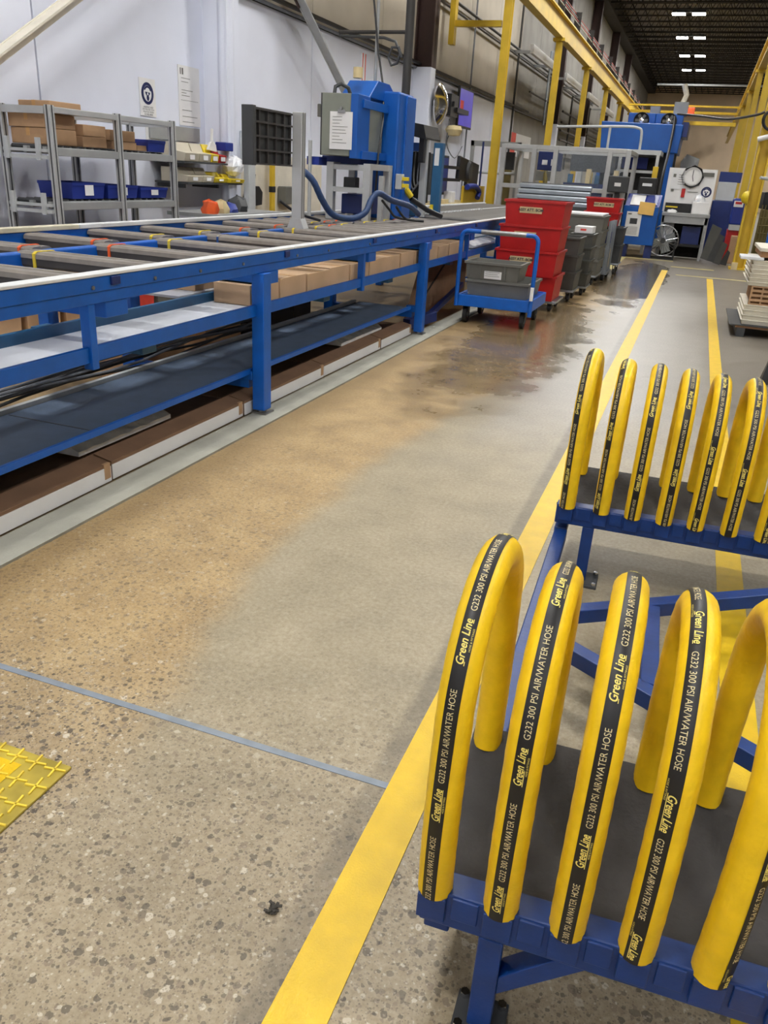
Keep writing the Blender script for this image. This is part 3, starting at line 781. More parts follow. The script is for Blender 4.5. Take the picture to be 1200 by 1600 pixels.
runway(1.05, (26.2, 32.6, 39.1, 45.6), 14, 80, 'right')
cb = thing('crane_bridge', 'yellow crane bridge spanning between the runways far back', 'crane', (-1.8, 49, 4.7))
B(-4.55, .9, 48.6, 48.9, 5.44, 5.52).build('girder', 'yellow_steel', cb); B(-4.55, .9, 49.9, 50.2, 5.22, 5.34).build('girder', 'yellow_steel', cb)
B(-1.9, .9, 48.6, 48.8, 4.6, 4.78).build('lower_beam', 'yellow_steel', cb)
B(-1.9, -1.2, 48.3, 48.6, 5.0, 5.4).build('hoist', 'orange', cb, bevel=.03)

# ------------------------------------------------------------------ flow rack against the wall
FR = thing('flow_rack', 'grey aluminium roller flow rack against the white wall', 'rack', (-5.67, 7.05, 0))
for y in (6.14, 7.05, 7.95):
    for x in (-5.93, -5.4):
        po = MB().box(x-.03, x+.03, y-.03, y+.03, 0, 1.86).build('post', 'aluminium', FR, bevel=.004)
        B(x-.007, x+.007, y-.0312, y-.0298, 0, 1.86).build('groove', 'dark_grey', po); B(x+.0298, x+.0312, y-.007, y+.007, 0, 1.86).build('groove', 'dark_grey', po)
    B(-5.9, -5.44, y-.025, y+.025, 1.79, 1.85).build('end_rail', 'aluminium', FR)
for x in (-5.93, -5.4): B(x-.02, x+.02, 6.18, 7.92, 1.80, 1.85).build('top_rail', 'aluminium', FR, bevel=.004)
wh = MB().cyl((-.2, 0, 0), (.2, 0, 0), .022, 8)
for lv, z in enumerate((1.5, 1.05, .55, .15)):
    for x in (-5.88, -5.67, -5.46): B(x-.02, x+.02, 6.1, 8.0, z-.03, z+.03).build('roller_track', 'grey_paint', FR, bevel=.003)
    B(-5.42, -5.38, 6.18, 7.92, z-.04, z+.025).build('front_rail', 'grey_paint', FR, bevel=.003)
    B(-5.9, -5.42, 6.08, 6.12, z-.07, z-.04).build('end_bar', 'light_grey', FR); B(-5.9, -5.42, 6.08, 6.12, z-.015, z+.01).build('end_bar', 'light_grey', FR)
    for x in (-5.84, -5.5): B(x-.02, x+.02, 6.06, 6.09, z-.08, z+.1).build('end_stop', 'light_grey', FR)
    r = MB().cyl((-5.86, 0, z+.025), (-5.48, 0, z+.025), .02, 8).build('roller', 'dark_grey', FR, smooth=True)
    for i in range(18):
        c = r if i == 0 else r.copy()
        if i: COL.objects.link(c); c.parent = FR
        c.location = (0, 6.16+i*.1, 0)
def carton(x0, x1, y0, y1, z0, z1, label, group=None, mat='cardboard', tilt=0):
    t = thing('carton', label, 'box', ((x0+x1)/2, (y0+y1)/2, z0), group)
    B(x0, x1, y0, y1, z0, z1).build('carton_body', mat, t, bevel=.006)
    B((x0+x1)/2-.02, (x0+x1)/2+.02, y0-.001, y1+.001, z0+(z1-z0)*.5, z1+.001).build('tape', 'tape_tan', t)
    t.rotation_euler.z = tilt
G = 'cardboard boxes on the flow rack'
carton(-5.9, -5.52, 6.2, 6.6, 1.548, 1.68, 'lower brown box at the near end of the flow rack', G)
carton(-5.91, -5.52, 6.19, 6.6, 1.682, 1.80, 'middle brown box stacked at the near end of the flow rack', G, tilt=.03)
carton(-5.82, -5.46, 6.24, 6.62, 1.802, 1.90, 'topmost brown box stacked at the near end of the flow rack', G, tilt=-.06)
carton(-5.86, -5.5, 6.66, 7.0, 1.548, 1.64, 'lower brown box behind the second rack post', G)
carton(-5.84, -5.5, 6.66, 7.0, 1.642, 1.74, 'upper brown box behind the second rack post', G, tilt=.05)
carton(-5.86, -5.48, 7.06, 7.44, 1.548, 1.62, 'lower brown box in the middle of the flow rack top level', G)
carton(-5.84, -5.48, 7.05, 7.42, 1.622, 1.72, 'upper brown box in the middle of the flow rack top level', G, tilt=-.04)
carton(-5.8, -5.5, 7.47, 7.64, 1.548, 1.60, 'low brown box beside the blue tray on the flow rack', G)
def tray(x0, x1, y0, y1, z0, z1, label, group, lab=True):
    t = thing('blue_tray', label, 'tray', ((x0+x1)/2, (y0+y1)/2, z0), group)
    MB().tote(x0, x1, y0, y1, z0, z1, .012, .006, .004).build('tray_body', 'tray_blue', t)
    if lab: B(x1+.004, x1+.006, (y0+y1)/2-.06, (y0+y1)/2+.06, z0+.03, z1-.02).build('tag', 'paper', t)
tray(-5.86, -5.47, 7.62, 7.92, 1.548, 1.66, 'blue open tray on the upper level of the flow rack', 'blue trays on the flow rack', False)
tray(-5.86, -5.47, 6.42, 6.88, 1.098, 1.24, 'blue open tray at the near end of the lower rack level', 'blue trays on the flow rack')
tray(-5.86, -5.47, 6.93, 7.4, 1.098, 1.22, 'blue open tray in the middle of the lower rack level', 'blue trays on the flow rack')
tray(-5.86, -5.47, 7.45, 7.92, 1.098, 1.2, 'blue open tray at the far end of the lower rack level', 'blue trays on the flow rack')
# goods on the bottom levels, seen under the conveyor
cols = ['paper', 'cardboard_pale', 'cardboard_pale', 'cardboard', 'red_plastic', 'red_light', 'tote_grey', 'green_plastic']
lbls = ['white box on the bottom rack level at the left edge', 'pale box on the bottom rack level, second from the left', 'pale box on the bottom rack level, third from the left', 'tan box on the bottom rack level beside the red bin', 'dark red bin on the bottom rack level seen under the conveyor', 'bright red bin on the bottom rack level seen under the conveyor', 'grey bin on the bottom rack level seen under the conveyor', 'green bin at the far end of the bottom rack level']
for i in range(8):
    y = 4.3+i*.45
    t = tag(MB().tote(-5.34, -5.0, y, y+.4, .0, .56-.02*(i % 3), .02, .01, .006).build('bin', cols[i]), lbls[i], 'bin', 'bins behind the conveyor')
# wall shelf with bins
WS = thing('wall_shelf', 'dark two tier wall shelf holding small parts bins', 'shelf', (-5.98, 9.2, 1.2))
B(-6.18, -5.72, 8.65, 9.62, 1.455, 1.475).build('upper_board', 'dark_grey', WS); B(-6.18, -5.72, 8.7, 9.98, 1.225, 1.245).build('lower_board', 'dark_grey', WS)
B(-6.2, -6.17, 8.65, 9.7, 1.7, 1.86).build('back_rail', 'grey_paint', WS); B(-6.2, -6.17, 8.65, 9.7, 1.46, 1.66).build('back_rail', 'grey_paint', WS)
for y in (8.75, 9.5): B(-6.18, -5.8, y, y+.03, 1.18, 1.225).build('bracket', 'dark_grey', WS)
def bin_(y0, y1, z, h, mat, label, x0=-6.1, x1=-5.74):
    t = thing('parts_bin', label, 'bin', ((x0+x1)/2, (y0+y1)/2, z), 'parts bins on the wall shelf')
    MB().prism([(x0, z), (x1, z), (x1+.02, z+h*.45), (x1-.1, z+h*.55), (x1-.14, z+h), (x0, z+h)], 'y', y0, y1).build('bin_body', mat, t, bevel=.004)
    B(x1+.012, x1+.016, (y0+y1)/2-.05, (y0+y1)/2+.05, z+.02, z+h*.4).build('tag', 'paper', t)
bin_(8.68, 8.98, 1.477, .2, 'beige_bin', 'beige parts bin on the upper wall shelf, left')
bin_(9.0, 9.24, 1.477, .2, 'beige_bin', 'beige parts bin on the upper wall shelf, right')
bin_(9.26, 9.42, 1.477, .2, 'bin_yellow', 'yellow parts bin on the upper wall shelf')
bin_(9.44, 9.6, 1.477, .19, 'red_plastic', 'red parts bin on the upper wall shelf')
bin_(8.72, 9.04, 1.247, .16, 'beige_bin', 'beige parts bin on the lower wall shelf, left')
bin_(9.06, 9.3, 1.247, .16, 'beige_bin', 'beige parts bin on the lower wall shelf, right')
bin_(9.32, 9.62, 1.247, .12, 'bin_yellow', 'yellow parts bin on the lower wall shelf, beside the bag')
bin_(9.64, 9.98, 1.247, .1, 'bin_yellow', 'low yellow parts bin under the clear plastic bag', x1=-5.7)
t = thing('scraper', 'white plastic scraper standing in the yellow bin', 'tool', (-5.8, 9.38, 1.62))
MB().prism([(9.3, 1.62), (9.5, 1.6), (9.48, 1.68), (9.42, 1.72), (9.36, 1.7)], 'x', -5.83, -5.8).build('blade', 'paper', t); MB().bar((-5.815, 9.4, 1.68), (-5.815, 9.42, 1.86), .03, .025).build('handle', 'paper', t, bevel=.006)
tag(B(-5.9, -5.74, 9.62, 9.8, 1.62, 1.72).build('blue_box', 'tray_blue', bevel=.01), 'small blue box on the column beside the wall shelf', 'box')
mbag = MB(); n = 12
mbag.lathe([(0.001, 1.33), (.07, 1.34), (.12, 1.38), (.14, 1.45), (.11, 1.52), (.05, 1.56), (.001, 1.57)], (-5.78, 9.85, 0), n=n)
mbag.v = [(a+random.uniform(-.012, .012), b+random.uniform(-.012, .012), c+random.uniform(-.01, .01)) for a, b, c in mbag.v]
tag(mbag.build('plastic_bag', 'film'), 'crumpled clear plastic bag in the low yellow bin', 'bag')
# signs on the white wall (facing +X): text axes ux = +Y, uy = +Z
def sign(y0, y1, z0, z1, label, x=-6.198, mat='paper', name='sign'):
    t = thing(name, label, 'sign', (x, (y0+y1)/2, z0)); B(x-.001, x+.006, y0, y1, z0, z1).build('board', mat, t); return t
s = sign(8.52, 8.82, 1.93, 2.32, 'white safety sign with dark blue round emblem on the white wall')
def emblem(t, x, cy, cz, r, ax):
    def disc(rr, d, mat, a0=0, a1=2*PI, nm='emblem', cy=cy, cz=cz, sq=1.0):
        vs = [(cy+rr*sq*math.cos(a0+(a1-a0)*k/28), cz+rr*math.sin(a0+(a1-a0)*k/28)) for k in range(28)]
        if ax == 'x': mb = MB().add([(x+d, a, b) for a, b in vs], [tuple(range(28))])
        else: mb = MB().add([(a, x-d, b) for a, b in vs], [tuple(range(28))])
        return mb.build(nm, mat, t)
    disc(r, .0012, 'sign_navy'); disc(r*.72, .002, 'paper', sq=.9)
    disc(r*.62, .0028, 'sign_navy', PI*.08, PI*.92, 'helmet_mark', cz=cz+r*.08)
    disc(r*.44, .0034, 'paper', PI*.1, PI*.9, 'brim_mark', cz=cz+r*.06)
    disc(r*.36, .004, 'sign_navy', PI, 2*PI, 'goggle_mark', cz=cz+r*.14, sq=1.1)
    disc(r*.16, .0046, 'paper', 0, 2*PI, 'nose_mark', cz=cz-r*.06, sq=.7)
    disc(r*.27, .0052, 'sign_navy', 0, 2*PI, 'mask_mark', cz=cz-r*.4, sq=.75)
emblem(s, -6.191, 8.665, 2.165, .115, 'x')
tm = MB()
for i, tx in enumerate(['HEARING AND', 'EYE PROTECTION', 'MUST BE WORN', 'IN THIS AREA']):
    lettering(tm, tx, .027, (-6.1905, 8.67, 2.015-i*.025), (0, 1, 0), (0, 0, 1), align='CENTER')
tm.build('lettering', 'print_dark', s)
s = sign(8.6, 8.86, 1.62, 1.84, 'small white notice with blue marks behind the flow rack')
MB().box(-6.1915, -6.1905, 8.65, 8.68, 1.72, 1.75).box(-6.1915, -6.1905, 8.71, 8.74, 1.72, 1.75).box(-6.1915, -6.1905, 8.78, 8.82, 1.71, 1.75).build('marks', 'sign_navy', s)
s = sign(9.3, 9.76, 1.88, 2.54, 'large white work instruction sheet on the white wall')
tm = MB().box(-6.1915, -6.1905, 9.34, 9.36, 2.44, 2.51).box(-6.1915, -6.1905, 9.38, 9.41, 2.44, 2.51)
for z in (2.40, 2.36, 2.27, 2.24, 2.21, 2.05, 1.98, 1.92):
    tm.box(-6.1915, -6.1905, 9.36, 9.36+random.uniform(.1, .34), z, z+.006)
tm.box(-6.1915, -6.1905, 9.34, 9.72, 2.16, 2.164).build('printed_lines', 'tote_grey', s)
# folded cloth, gloves and parts on the ledge behind the far rail
LB = thing('work_ledge', 'grey ledge behind the far conveyor rail', 'ledge', (-5.3, 9, 0))
B(-5.75, -5.05, 8.3, 9.9, .9, .94).build('ledge_top', 'grey_paint', LB)
for y in (8.35, 9.8): B(-5.7, -5.66, y, y+.04, 0, .9).build('leg', 'grey_paint', LB); B(-5.14, -5.1, y, y+.04, 0, .9).build('leg', 'grey_paint', LB)
def lump(name, mat, x, y, z, r, h, label, cat):
    m = MB().lathe([(.001, 0), (r, .0), (r*1.1, h*.35), (r*.8, h*.8), (.001, h)], (x, y, z), n=10)
    m.v = [(a+random.uniform(-.2, .2)*r, b+random.uniform(-.2, .2)*r, z+max(0, (c-z)*random.uniform(.8, 1.1))) for a, b, c in m.v]
    return tag(m.build(name, mat, smooth=True), label, cat)
lump('cloth', 'orange', -5.25, 8.42, .94, .09, .15, 'orange cloth heaped on the ledge', 'cloth')
lump('cloth', 'label_paper', -5.25, 8.66, .94, .09, .15, 'yellow and white wrapper on the ledge beside the orange cloth', 'wrapper')
lump('cloth', 'tray_blue', -5.3, 8.9, .94, .1, .11, 'blue cloth heaped on the ledge', 'cloth')
lump('tool', 'dark_grey', -5.35, 9.2, .94, .12, .18, 'dark power tool lying on the ledge', 'tool')
# control box on post, dustpan, level beside the column
t = thing('control_pedestal', 'grey pedestal with labelled control box beside the column', 'control box', (-5.75, 10.25, 0))
B(-5.78, -5.7, 10.12, 10.3, 0, 1.53).build('pedestal', 'light_grey', t, bevel=.005); cbx = B(-5.8, -5.68, 10.06, 10.36, 1.53, 1.88).build('control_box', 'light_grey', t, bevel=.008)
B(-5.679, -5.677, 10.09, 10.33, 1.58, 1.83).build('label_plate', 'paper', cbx)
MB().box(-5.677, -5.676, 10.11, 10.2, 1.72, 1.78).box(-5.677, -5.676, 10.11, 10.3, 1.66, 1.68).box(-5.677, -5.676, 10.22, 10.3, 1.74, 1.79).build('printed_marks', 'tote_grey', cbx)
t = thing('dustpan', 'black plastic dustpan hanging on the wall panel', 'dustpan', (-5.98, 10.75, .95))
MB().prism([(10.55, .92), (10.98, .95), (11.0, 1.12), (10.9, 1.2), (10.66, 1.2), (10.55, 1.1)], 'x', -6.02, -5.97).build('pan', 'black_plastic', t, bevel=.006)
MB().bar((-5.99, 10.74, 1.19), (-5.99, 10.78, 1.36), .05, .03).build('handle', 'black_plastic', t, bevel=.006)
t = thing('yellow_level', 'yellow spirit level standing against the wall panel', 'tool', (-5.95, 11.25, 0))
B(-5.98, -5.94, 11.22, 11.32, .0, 1.5).build('body', 'yellow_steel', t); B(-5.985, -5.935, 11.21, 11.33, 1.12, 1.2).build('vial', 'black_plastic', t); B(-5.985, -5.935, 11.22, 11.32, 1.5, 1.62).build('end_cap', 'black_plastic', t)
tag(B(-6.19, -6.05, 10.4, 13.2, .55, 1.62).build('wall_panel', 'cream_paint', bevel=.01), 'cream tool panel on the wall behind the ribbed board', 'panel')
tag(B(-6.04, -5.9, 11.6, 12.0, .95, 1.2).build('junction_box', 'tote_grey', bevel=.01), 'grey junction box on the cream tool panel', 'box')
# ------------------------------------------------------------------ ribbed dark board on aluminium post
AP = thing('board_stand', 'aluminium post with dark grey ribbed plastic board on the conveyor', 'stand', (-3.28, 6.68, .99))
MB().box(-3.325, -3.235, 6.64, 6.72, .99, 1.91).build('post', 'aluminium', AP, bevel=.006)
for s in (-.02, .02): B(-3.234, -3.2335, 6.68+s-.004, 6.68+s+.004, .99, 1.91).build('groove', 'dark_grey', AP)
MB().prism([(-3.36, .99), (-3.2, .99), (-3.2, 1.0), (-3.235, 1.08), (-3.325, 1.08), (-3.36, 1.0)], 'y', 6.63, 6.73).build('foot_bracket', 'aluminium', AP)
bd = B(-3.38, -3.34, 5.97, 6.66, 1.49, 1.90).build('board', 'dark_grey', AP, bevel=.004)
B(-3.40, -3.30, 5.93, 5.98, 1.485, 1.905).build('board_edge', 'dark_grey', AP, bevel=.004)
for z in (1.49, 1.59, 1.69, 1.79, 1.88): B(-3.34, -3.315, 5.98, 6.63, z, z+.014).build('rib', 'slat_dark', bd)
for y in (6.06, 6.2, 6.34, 6.48, 6.6): B(-3.34, -3.318, y, y+.014, 1.49, 1.894).build('rib', 'slat_dark', bd)

# ------------------------------------------------------------------ press standing across the conveyor
PR = thing('press', 'blue marking press with grey electrical box standing over the conveyor', 'press', (-3.5, 8.9, .99))
eb = B(-3.82, -3.5, 8.3, 8.62, 1.62, 2.2).build('electrical_box', 'ebox_grey', PR, bevel=.008)
B(-3.84, -3.82, 8.32, 8.6, 1.62, 2.2).build('hinge_side', 'dark_grey', eb); B(-3.9, -3.84, 8.36, 8.5, 1.98, 2.1).build('handle_box', 'tote_grey', eb, bevel=.006)
cbd = B(-3.72, -3.47, 8.285, 8.292, 1.68, 2.03).build('clipboard', 'paper', eb, bevel=.002)
tm = MB()
for i in range(9):
    z = 1.98-i*.03; tm.box(-3.69, -3.69+random.uniform(.06, .19), 8.283, 8.2845, z, z+.004)
tm.build('printed_lines', 'tote_grey', cbd); MB().box(-3.63, -3.55, 8.275, 8.29, 2.02, 2.05).cyl((-3.59, 8.28, 2.06), (-3.59, 8.26, 2.06), .015, 8).build('clip', 'steel', cbd)
B(-3.5, -3.42, 8.3, 8.64, 1.6, 2.2).build('front_frame', 'machine_blue', PR, bevel=.006)
B(-3.42, -3.4, 8.42, 9.2, 2.08, 2.16).build('top_frame', 'machine_blue', PR, bevel=.005); B(-3.42, -3.4, 8.42, 9.2, 1.6, 1.68).build('bottom_frame', 'machine_blue', PR, bevel=.005)
B(-3.6, -3.45, 8.64, 9.1, 1.66, 2.1).build('guard_panel', 'ebox_grey', PR)
B(-3.95, -3.5, 8.62, 9.2, 1.55, 1.62).build('base_frame', 'dark_blue', PR)
MB().prism([(8.7, 2.2), (9.55, 2.2), (9.55, 2.26), (9.3, 2.38), (8.95, 2.38)], 'x', -3.8, -3.46).build('head', 'machine_blue', PR, bevel=.01)
B(-3.66, -3.28, 9.14, 9.62, .99, 2.3).build('column', 'machine_blue', PR, bevel=.02)
B(-3.36, -3.26, 9.35, 9.66, .99, 2.28).build('column_flange', 'machine_blue', PR, bevel=.01)
for x in (-3.76, -3.34):
    for y in (8.45, 9.05): B(x-.04, x+.04, y-.04, y+.04, .99, 1.56).build('leg', 'aluminium', PR, bevel=.004)
    B(x-.03, x+.03, 8.45, 9.05, 1.5, 1.56).build('leg_rail', 'aluminium', PR)
for z in (1.27, 1.49): B(-3.76, -3.34, 8.42, 8.48, z, z+.05).build('leg_rail', 'aluminium', PR)
MB().cyl((-3.92, 8.25, .99), (-3.92, 8.25, 1.75), .02, 10).build('guard_post', 'aluminium', PR); B(-3.28, -3.23, 8.62, 8.67, .99, 1.45).build('guard_post', 'aluminium', PR)
sw = B(-3.27, -3.2, 9.12, 9.22, 1.32, 1.48).build('switch_box', 'light_grey', PR, bevel=.005); MB().box(-3.2, -3.13, 9.14, 9.2, 1.41, 1.45).box(-3.2, -3.13, 9.14, 9.2, 1.34, 1.38).build('yellow_connector', 'bin_yellow', sw, bevel=.006)
MB().cyl((-3.62, 8.75, 2.38), (-3.62, 8.75, 2.48), .05, 12).build('beacon', 'label_paper', PR)
MB().tube([(-3.75, 8.45, 2.2), (-3.75, 8.47, 2.27), (-3.7, 8.5, 2.3), (-3.64, 8.55, 2.27), (-3.63, 8.6, 2.2)], .02, 8).build('conduit_loop', 'dark_grey', PR, smooth=True)
B(-3.7, -3.4, 8.6, 9.0, 1.05, 1.25).build('marking_head', 'dark_blue', PR, bevel=.01); B(-3.64, -3.5, 8.5, 8.62, 1.3, 1.42).build('drive', 'black_plastic', PR, bevel=.01)
B(-3.98, -3.84, 8.3, 8.5, 1.52, 1.6).build('blue_lamp', 'tray_blue', PR)
pl = thing('black_pole', 'thick black vertical pole rising behind the press', 'pole', (-3.43, 9.75, .99))
MB().cyl((-3.43, 9.75, .99), (-3.43, 9.75, 9.3), .05, 12).build('pole_shaft', 'pipe_dark', pl, smooth=True)
MB().cyl((-3.43, 9.75, 2.95), (-4.35, 9.9, 2.97), .02, 8).build('cross_arm', 'pipe_dark', pl)
tag(MB().cyl((-3.64, 9.3, 2.38), (-3.64, 9.3, 9.3), .018, 10).build('drop_conduit', 'grey_paint', smooth=True), 'thin grey conduit dropping from the roof to the press', 'conduit')
tag(MB().tube([(-3.68, 9.25, 5), (-3.68, 9.25, 3.2), (-3.6, 9.25, 2.7), (-3.5, 9.22, 2.3), (-3.41, 9.0, 2.0), (-3.385, 8.85, 1.7), (-3.38, 8.8, 1.3), (-3.4, 8.7, 1.05)], .011, 7).build('black_cable', 'black_plastic', smooth=True), 'black cable hanging from above down the side of the press', 'cable')
tag(MB().tube([(-4.35, 9.9, 2.93), (-3.75, 9.8, 2.9), (-3.6, 9.78, 2.86), (-3.53, 9.76, 2.74), (-3.56, 9.76, 2.64), (-3.63, 9.76, 2.62), (-3.67, 9.76, 2.7), (-3.63, 9.76, 2.8), (-3.55, 9.76, 2.8), (-3.51, 9.76, 2.7)], .016, 8).build('coiled_cable', 'dark_grey', smooth=True), 'dark cable coiled at the black pole', 'cable')
# blue corrugated hose lying on the conveyor
hp = [(-3.62, 7.4, 1.48), (-3.507, 7.45, 1.38), (-3.45, 7.55, 1.21), (-3.398, 7.7, 1.075), (-3.286, 7.9, 1.04), (-3.177, 8.0, 1.1), (-3.153, 8.1, 1.225), (-3.111, 8.2, 1.288), (-3.076, 8.5, 1.22), (-3.041, 9.0, 1.157), (-3.06, 9.4, 1.06)]
def smooth_path(p, k=5):
    out = []
    for i in range(len(p)-1):
        a, b, c, d = [Vector(p[max(0, min(len(p)-1, j))]) for j in (i-1, i, i+1, i+2)]
        for q in range(k):
            t = q/k; out.append(.5*((2*b)+(-a+c)*t+(2*a-5*b+4*c-d)*t*t+(-a+3*b-3*c+d)*t**3))
    out.append(Vector(p[-1])); return out
sp = smooth_path(hp, 6)
tag(MB().tube(sp, [.03+.0015*(i % 2) for i in range(len(sp))], 12).build('sleeved_hose', 'hose_blue', smooth=True), 'blue grey sleeved hose looping over the conveyor in front of the press', 'hose')
for i, q in enumerate(([(-3.09, 8.25, 1.22), (-3.06, 8.4, 1.13), (-3.05, 8.6, 1.05), (-2.95, 8.9, 1.02)], [(-3.02, 8.5, 1.16), (-2.99, 8.6, 1.08), (-2.95, 8.7, 1.03), (-2.8, 8.8, 1.02)], [(-3.6, 6.95, 1.2), (-3.5, 7.1, 1.1), (-3.4, 7.4, 1.03)])):
    tag(MB().tube(smooth_path(q), .013, 8).build('black_lead', 'black_plastic', smooth=True), ['black lead under the sleeved hose, left', 'black lead under the sleeved hose, right', 'black lead hanging beside the aluminium post'][i], 'cable')
# gantry right of the press
GA = thing('scanner_frame', 'aluminium frame with dark hood and hanging cables right of the press', 'frame', (-3.4, 10.3, .99))
B(-3.36, -3.28, 10.25, 10.33, .99, 1.9).build('post', 'aluminium', GA, bevel=.005); B(-3.75, -3.67, 10.25, 10.33, .99, 1.9).build('post', 'aluminium', GA, bevel=.005)
MB().prism([(-3.74, 2.1), (-3.3, 2.04), (-3.26, 1.9), (-3.26, 1.88), (-3.74, 1.96)], 'y', 10.1, 10.7).build('hood', 'black_plastic', GA)
B(-3.35, -3.28, 10.12, 10.2, 1.62, 1.9).build('sensor_arm', 'black_plastic', GA, bevel=.006); B(-3.7, -3.36, 10.4, 10.45, 1.75, 1.85).build('blue_bar', 'conv_blue', GA)
B(-3.72, -3.34, 10.5, 10.6, 1.15, 1.75).build('dark_cabinet', 'dark_void', GA); B(-3.72, -3.36, 10.4, 10.55, .99, 1.2).build('blue_box', 'teal_blue', GA); 
for i in range(5): MB().tube(smooth_path([(-3.65+.06*i, 10.38, 1.75), (-3.6+.05*i, 10.3, 1.45), (-3.5+.03*i, 10.28, 1.25+.03*i), (-3.38, 10.3, 1.4)]), .01, 6).build('hanging_cable', 'tote_grey' if i % 2 else 'cable_grey', GA, smooth=True)
t = thing('blue_post', 'teal blue post with white label right of the scanner frame', 'post', (-3.22, 10.5, .99))
B(-3.26, -3.14, 10.45, 10.55, .99, 1.86).build('post_body', 'teal_blue', t, bevel=.005); B(-3.24, -3.18, 10.444, 10.449, 1.6, 1.8).build('label', 'paper', t); B(-3.25, -3.21, 10.42, 10.449, 1.03, 1.14).build('yellow_tag', 'bin_yellow', t)
t = thing('air_gripper', 'black gripper tool with yellow ring on the conveyor beside the press', 'tool', (-3.05, 9.6, 1.0))
MB().tube([(-3.2, 9.5, 1.22), (-3.05, 9.7, 1.1), (-2.95, 9.95, 1.03)], .03, 10).build('body', 'black_plastic', t, smooth=True); MB().tube([(-3.26, 9.45, 1.33), (-3.2, 9.5, 1.24)], .035, 10).build('ring', 'bin_yellow', t)

# ------------------------------------------------------------------ work station by the wall
tv = thing('hanging_screen', 'tall wall screen showing purple blue on the white wall', 'screen', (-5.98, 21.5, 2.65))
B(-6.02, -5.96, 20.9, 22.2, 2.6, 3.5).build('casing', 'black_plastic', tv, bevel=.01); B(-5.961, -5.957, 20.95, 22.15, 2.65, 3.45).build('display', 'screen_purple', tv); B(-5.957, -5.955, 21.0, 21.3, 3.0, 3.2).build('picture', 'red_light', tv)
t = thing('convex_mirror', 'round convex mirror on the white column', 'mirror', (-5.72, 18.4, 2.9))
MB().lathe([(.001, .16), (.2, .13), (.34, .06), (.42, 0), (.42, -.03), (.001, -.03)], (-5.7, 18.5, 2.9), 'x', 24).build('dome', 'chrome', t, smooth=True)
MB().box(-5.8, -5.7, 18.25, 18.5, 2.85, 2.95).build('mount', 'dark_grey', t)
t = thing('wall_bracket', 'black bracket with cables on the wall left of the screen', 'bracket', (-5.9, 19.9, 2.8))
MB().box(-6.2, -5.7, 19.6, 19.7, 2.95, 3.05).box(-5.95, -5.75, 19.5, 20.1, 2.75, 3.2).box(-5.9, -5.7, 19.9, 20.9, 2.85, 2.95).build('arm', 'black_plastic', t)
MB().lathe([(.001, .1), (.16, .08), (.2, 0), (.15, -.12), (.001, -.14)], (-5.75, 19.9, 2.48), 'z', 16).build('fan_unit', 'label_paper', t, smooth=True)
MB().tube(smooth_path([(-5.85, 19.8, 2.7), (-5.9, 19.8, 2.1), (-6.05, 20, 1.6)]), .015, 6).tube(smooth_path([(-5.85, 20.2, 2.6), (-6.05, 20.4, 2.2), (-6.05, 21.2, 1.9), (-6.1, 22, 2.2)]), .012, 6).build('cable', 'cable_grey', t, smooth=True)
WB = thing('work_station', 'yellow work table with blue frame beside the far conveyor rail', 'table', (-5.0, 19.2, 0))
B(-5.7, -4.95, 16.6, 20.2, .90, .95).build('table_top', 'label_paper', WB); B(-5.0, -4.95, 18.3, 20.2, .955, 1.3).build('yellow_side', 'yellow_steel', WB)
for y in (16.7, 20.1): B(-5.6, -5.5, y-.05, y+.05, 0, .9).build('leg', 'dark_blue', WB); B(-5.1, -5.0, y-.05, y+.05, 0, .9).build('leg', 'dark_blue', WB)
B(-5.1, -5.02, 16.7, 16.78, .95, 1.7).build('upright', 'dark_blue', WB); MB().box(-5.1, -5.02, 16.7, 18.2, 1.62, 1.68).box(-5.1, -5.02, 16.7, 18.2, 1.38, 1.44).build('arm', 'black_plastic', WB)
t = thing('monitor', 'dark blue monitor turned to the aisle at the work station', 'monitor', (-5.31, 17.5, .951))
B(-5.34, -5.28, 16.9, 18.1, 1.1, 1.88).build('casing', 'dark_grey', t, bevel=.01); B(-5.28, -5.275, 16.95, 18.05, 1.15, 1.83).build('display', 'screen_blue', t); B(-5.37, -5.27, 17.3, 17.6, .951, 1.1).build('foot', 'black_plastic', t)
t = thing('monitor', 'black monitor seen from behind at the work station', 'monitor', (-5.1, 19.1, .951))
MB().obox((-5.1, 19.05, 1.6), (.08, 1.7, .46), Matrix.Rotation(-.08, 3, 'X')).build('casing', 'black_plastic', t, bevel=.015)
MB().lathe([(.001, .06), (.18, .05), (.22, 0)], (-5.06, 19.0, 1.6), 'x', 20).build('mount_disc', 'dark_grey', t, smooth=True); B(-5.14, -5.08, 18.95, 19.05, .951, 1.4).build('stand', 'black_plastic', t)
t = thing('tape_dispenser', 'blue hooked dispenser on the work table', 'dispenser', (-4.88, 18.9, 1.05))
MB().tube(smooth_path([(-4.88, 18.3, 1.28), (-4.88, 18.7, 1.3), (-4.88, 19.1, 1.28), (-4.88, 19.4, 1.18), (-4.88, 19.3, 1.05)]), .06, 10).build('hook', 'tray_blue', t, smooth=True)
tag(B(-5.2, -5.02, 17.6, 17.9, .951, 1.18).build('white_pot', 'paper', bevel=.02), 'white tub on the work table left of the blue dispenser', 'tub')
tag(B(-5.25, -5.0, 16.85, 17.35, .951, 1.03).build('paper_stack', 'label_paper', bevel=.004), 'stack of yellowed paper on the near end of the work table', 'paper')

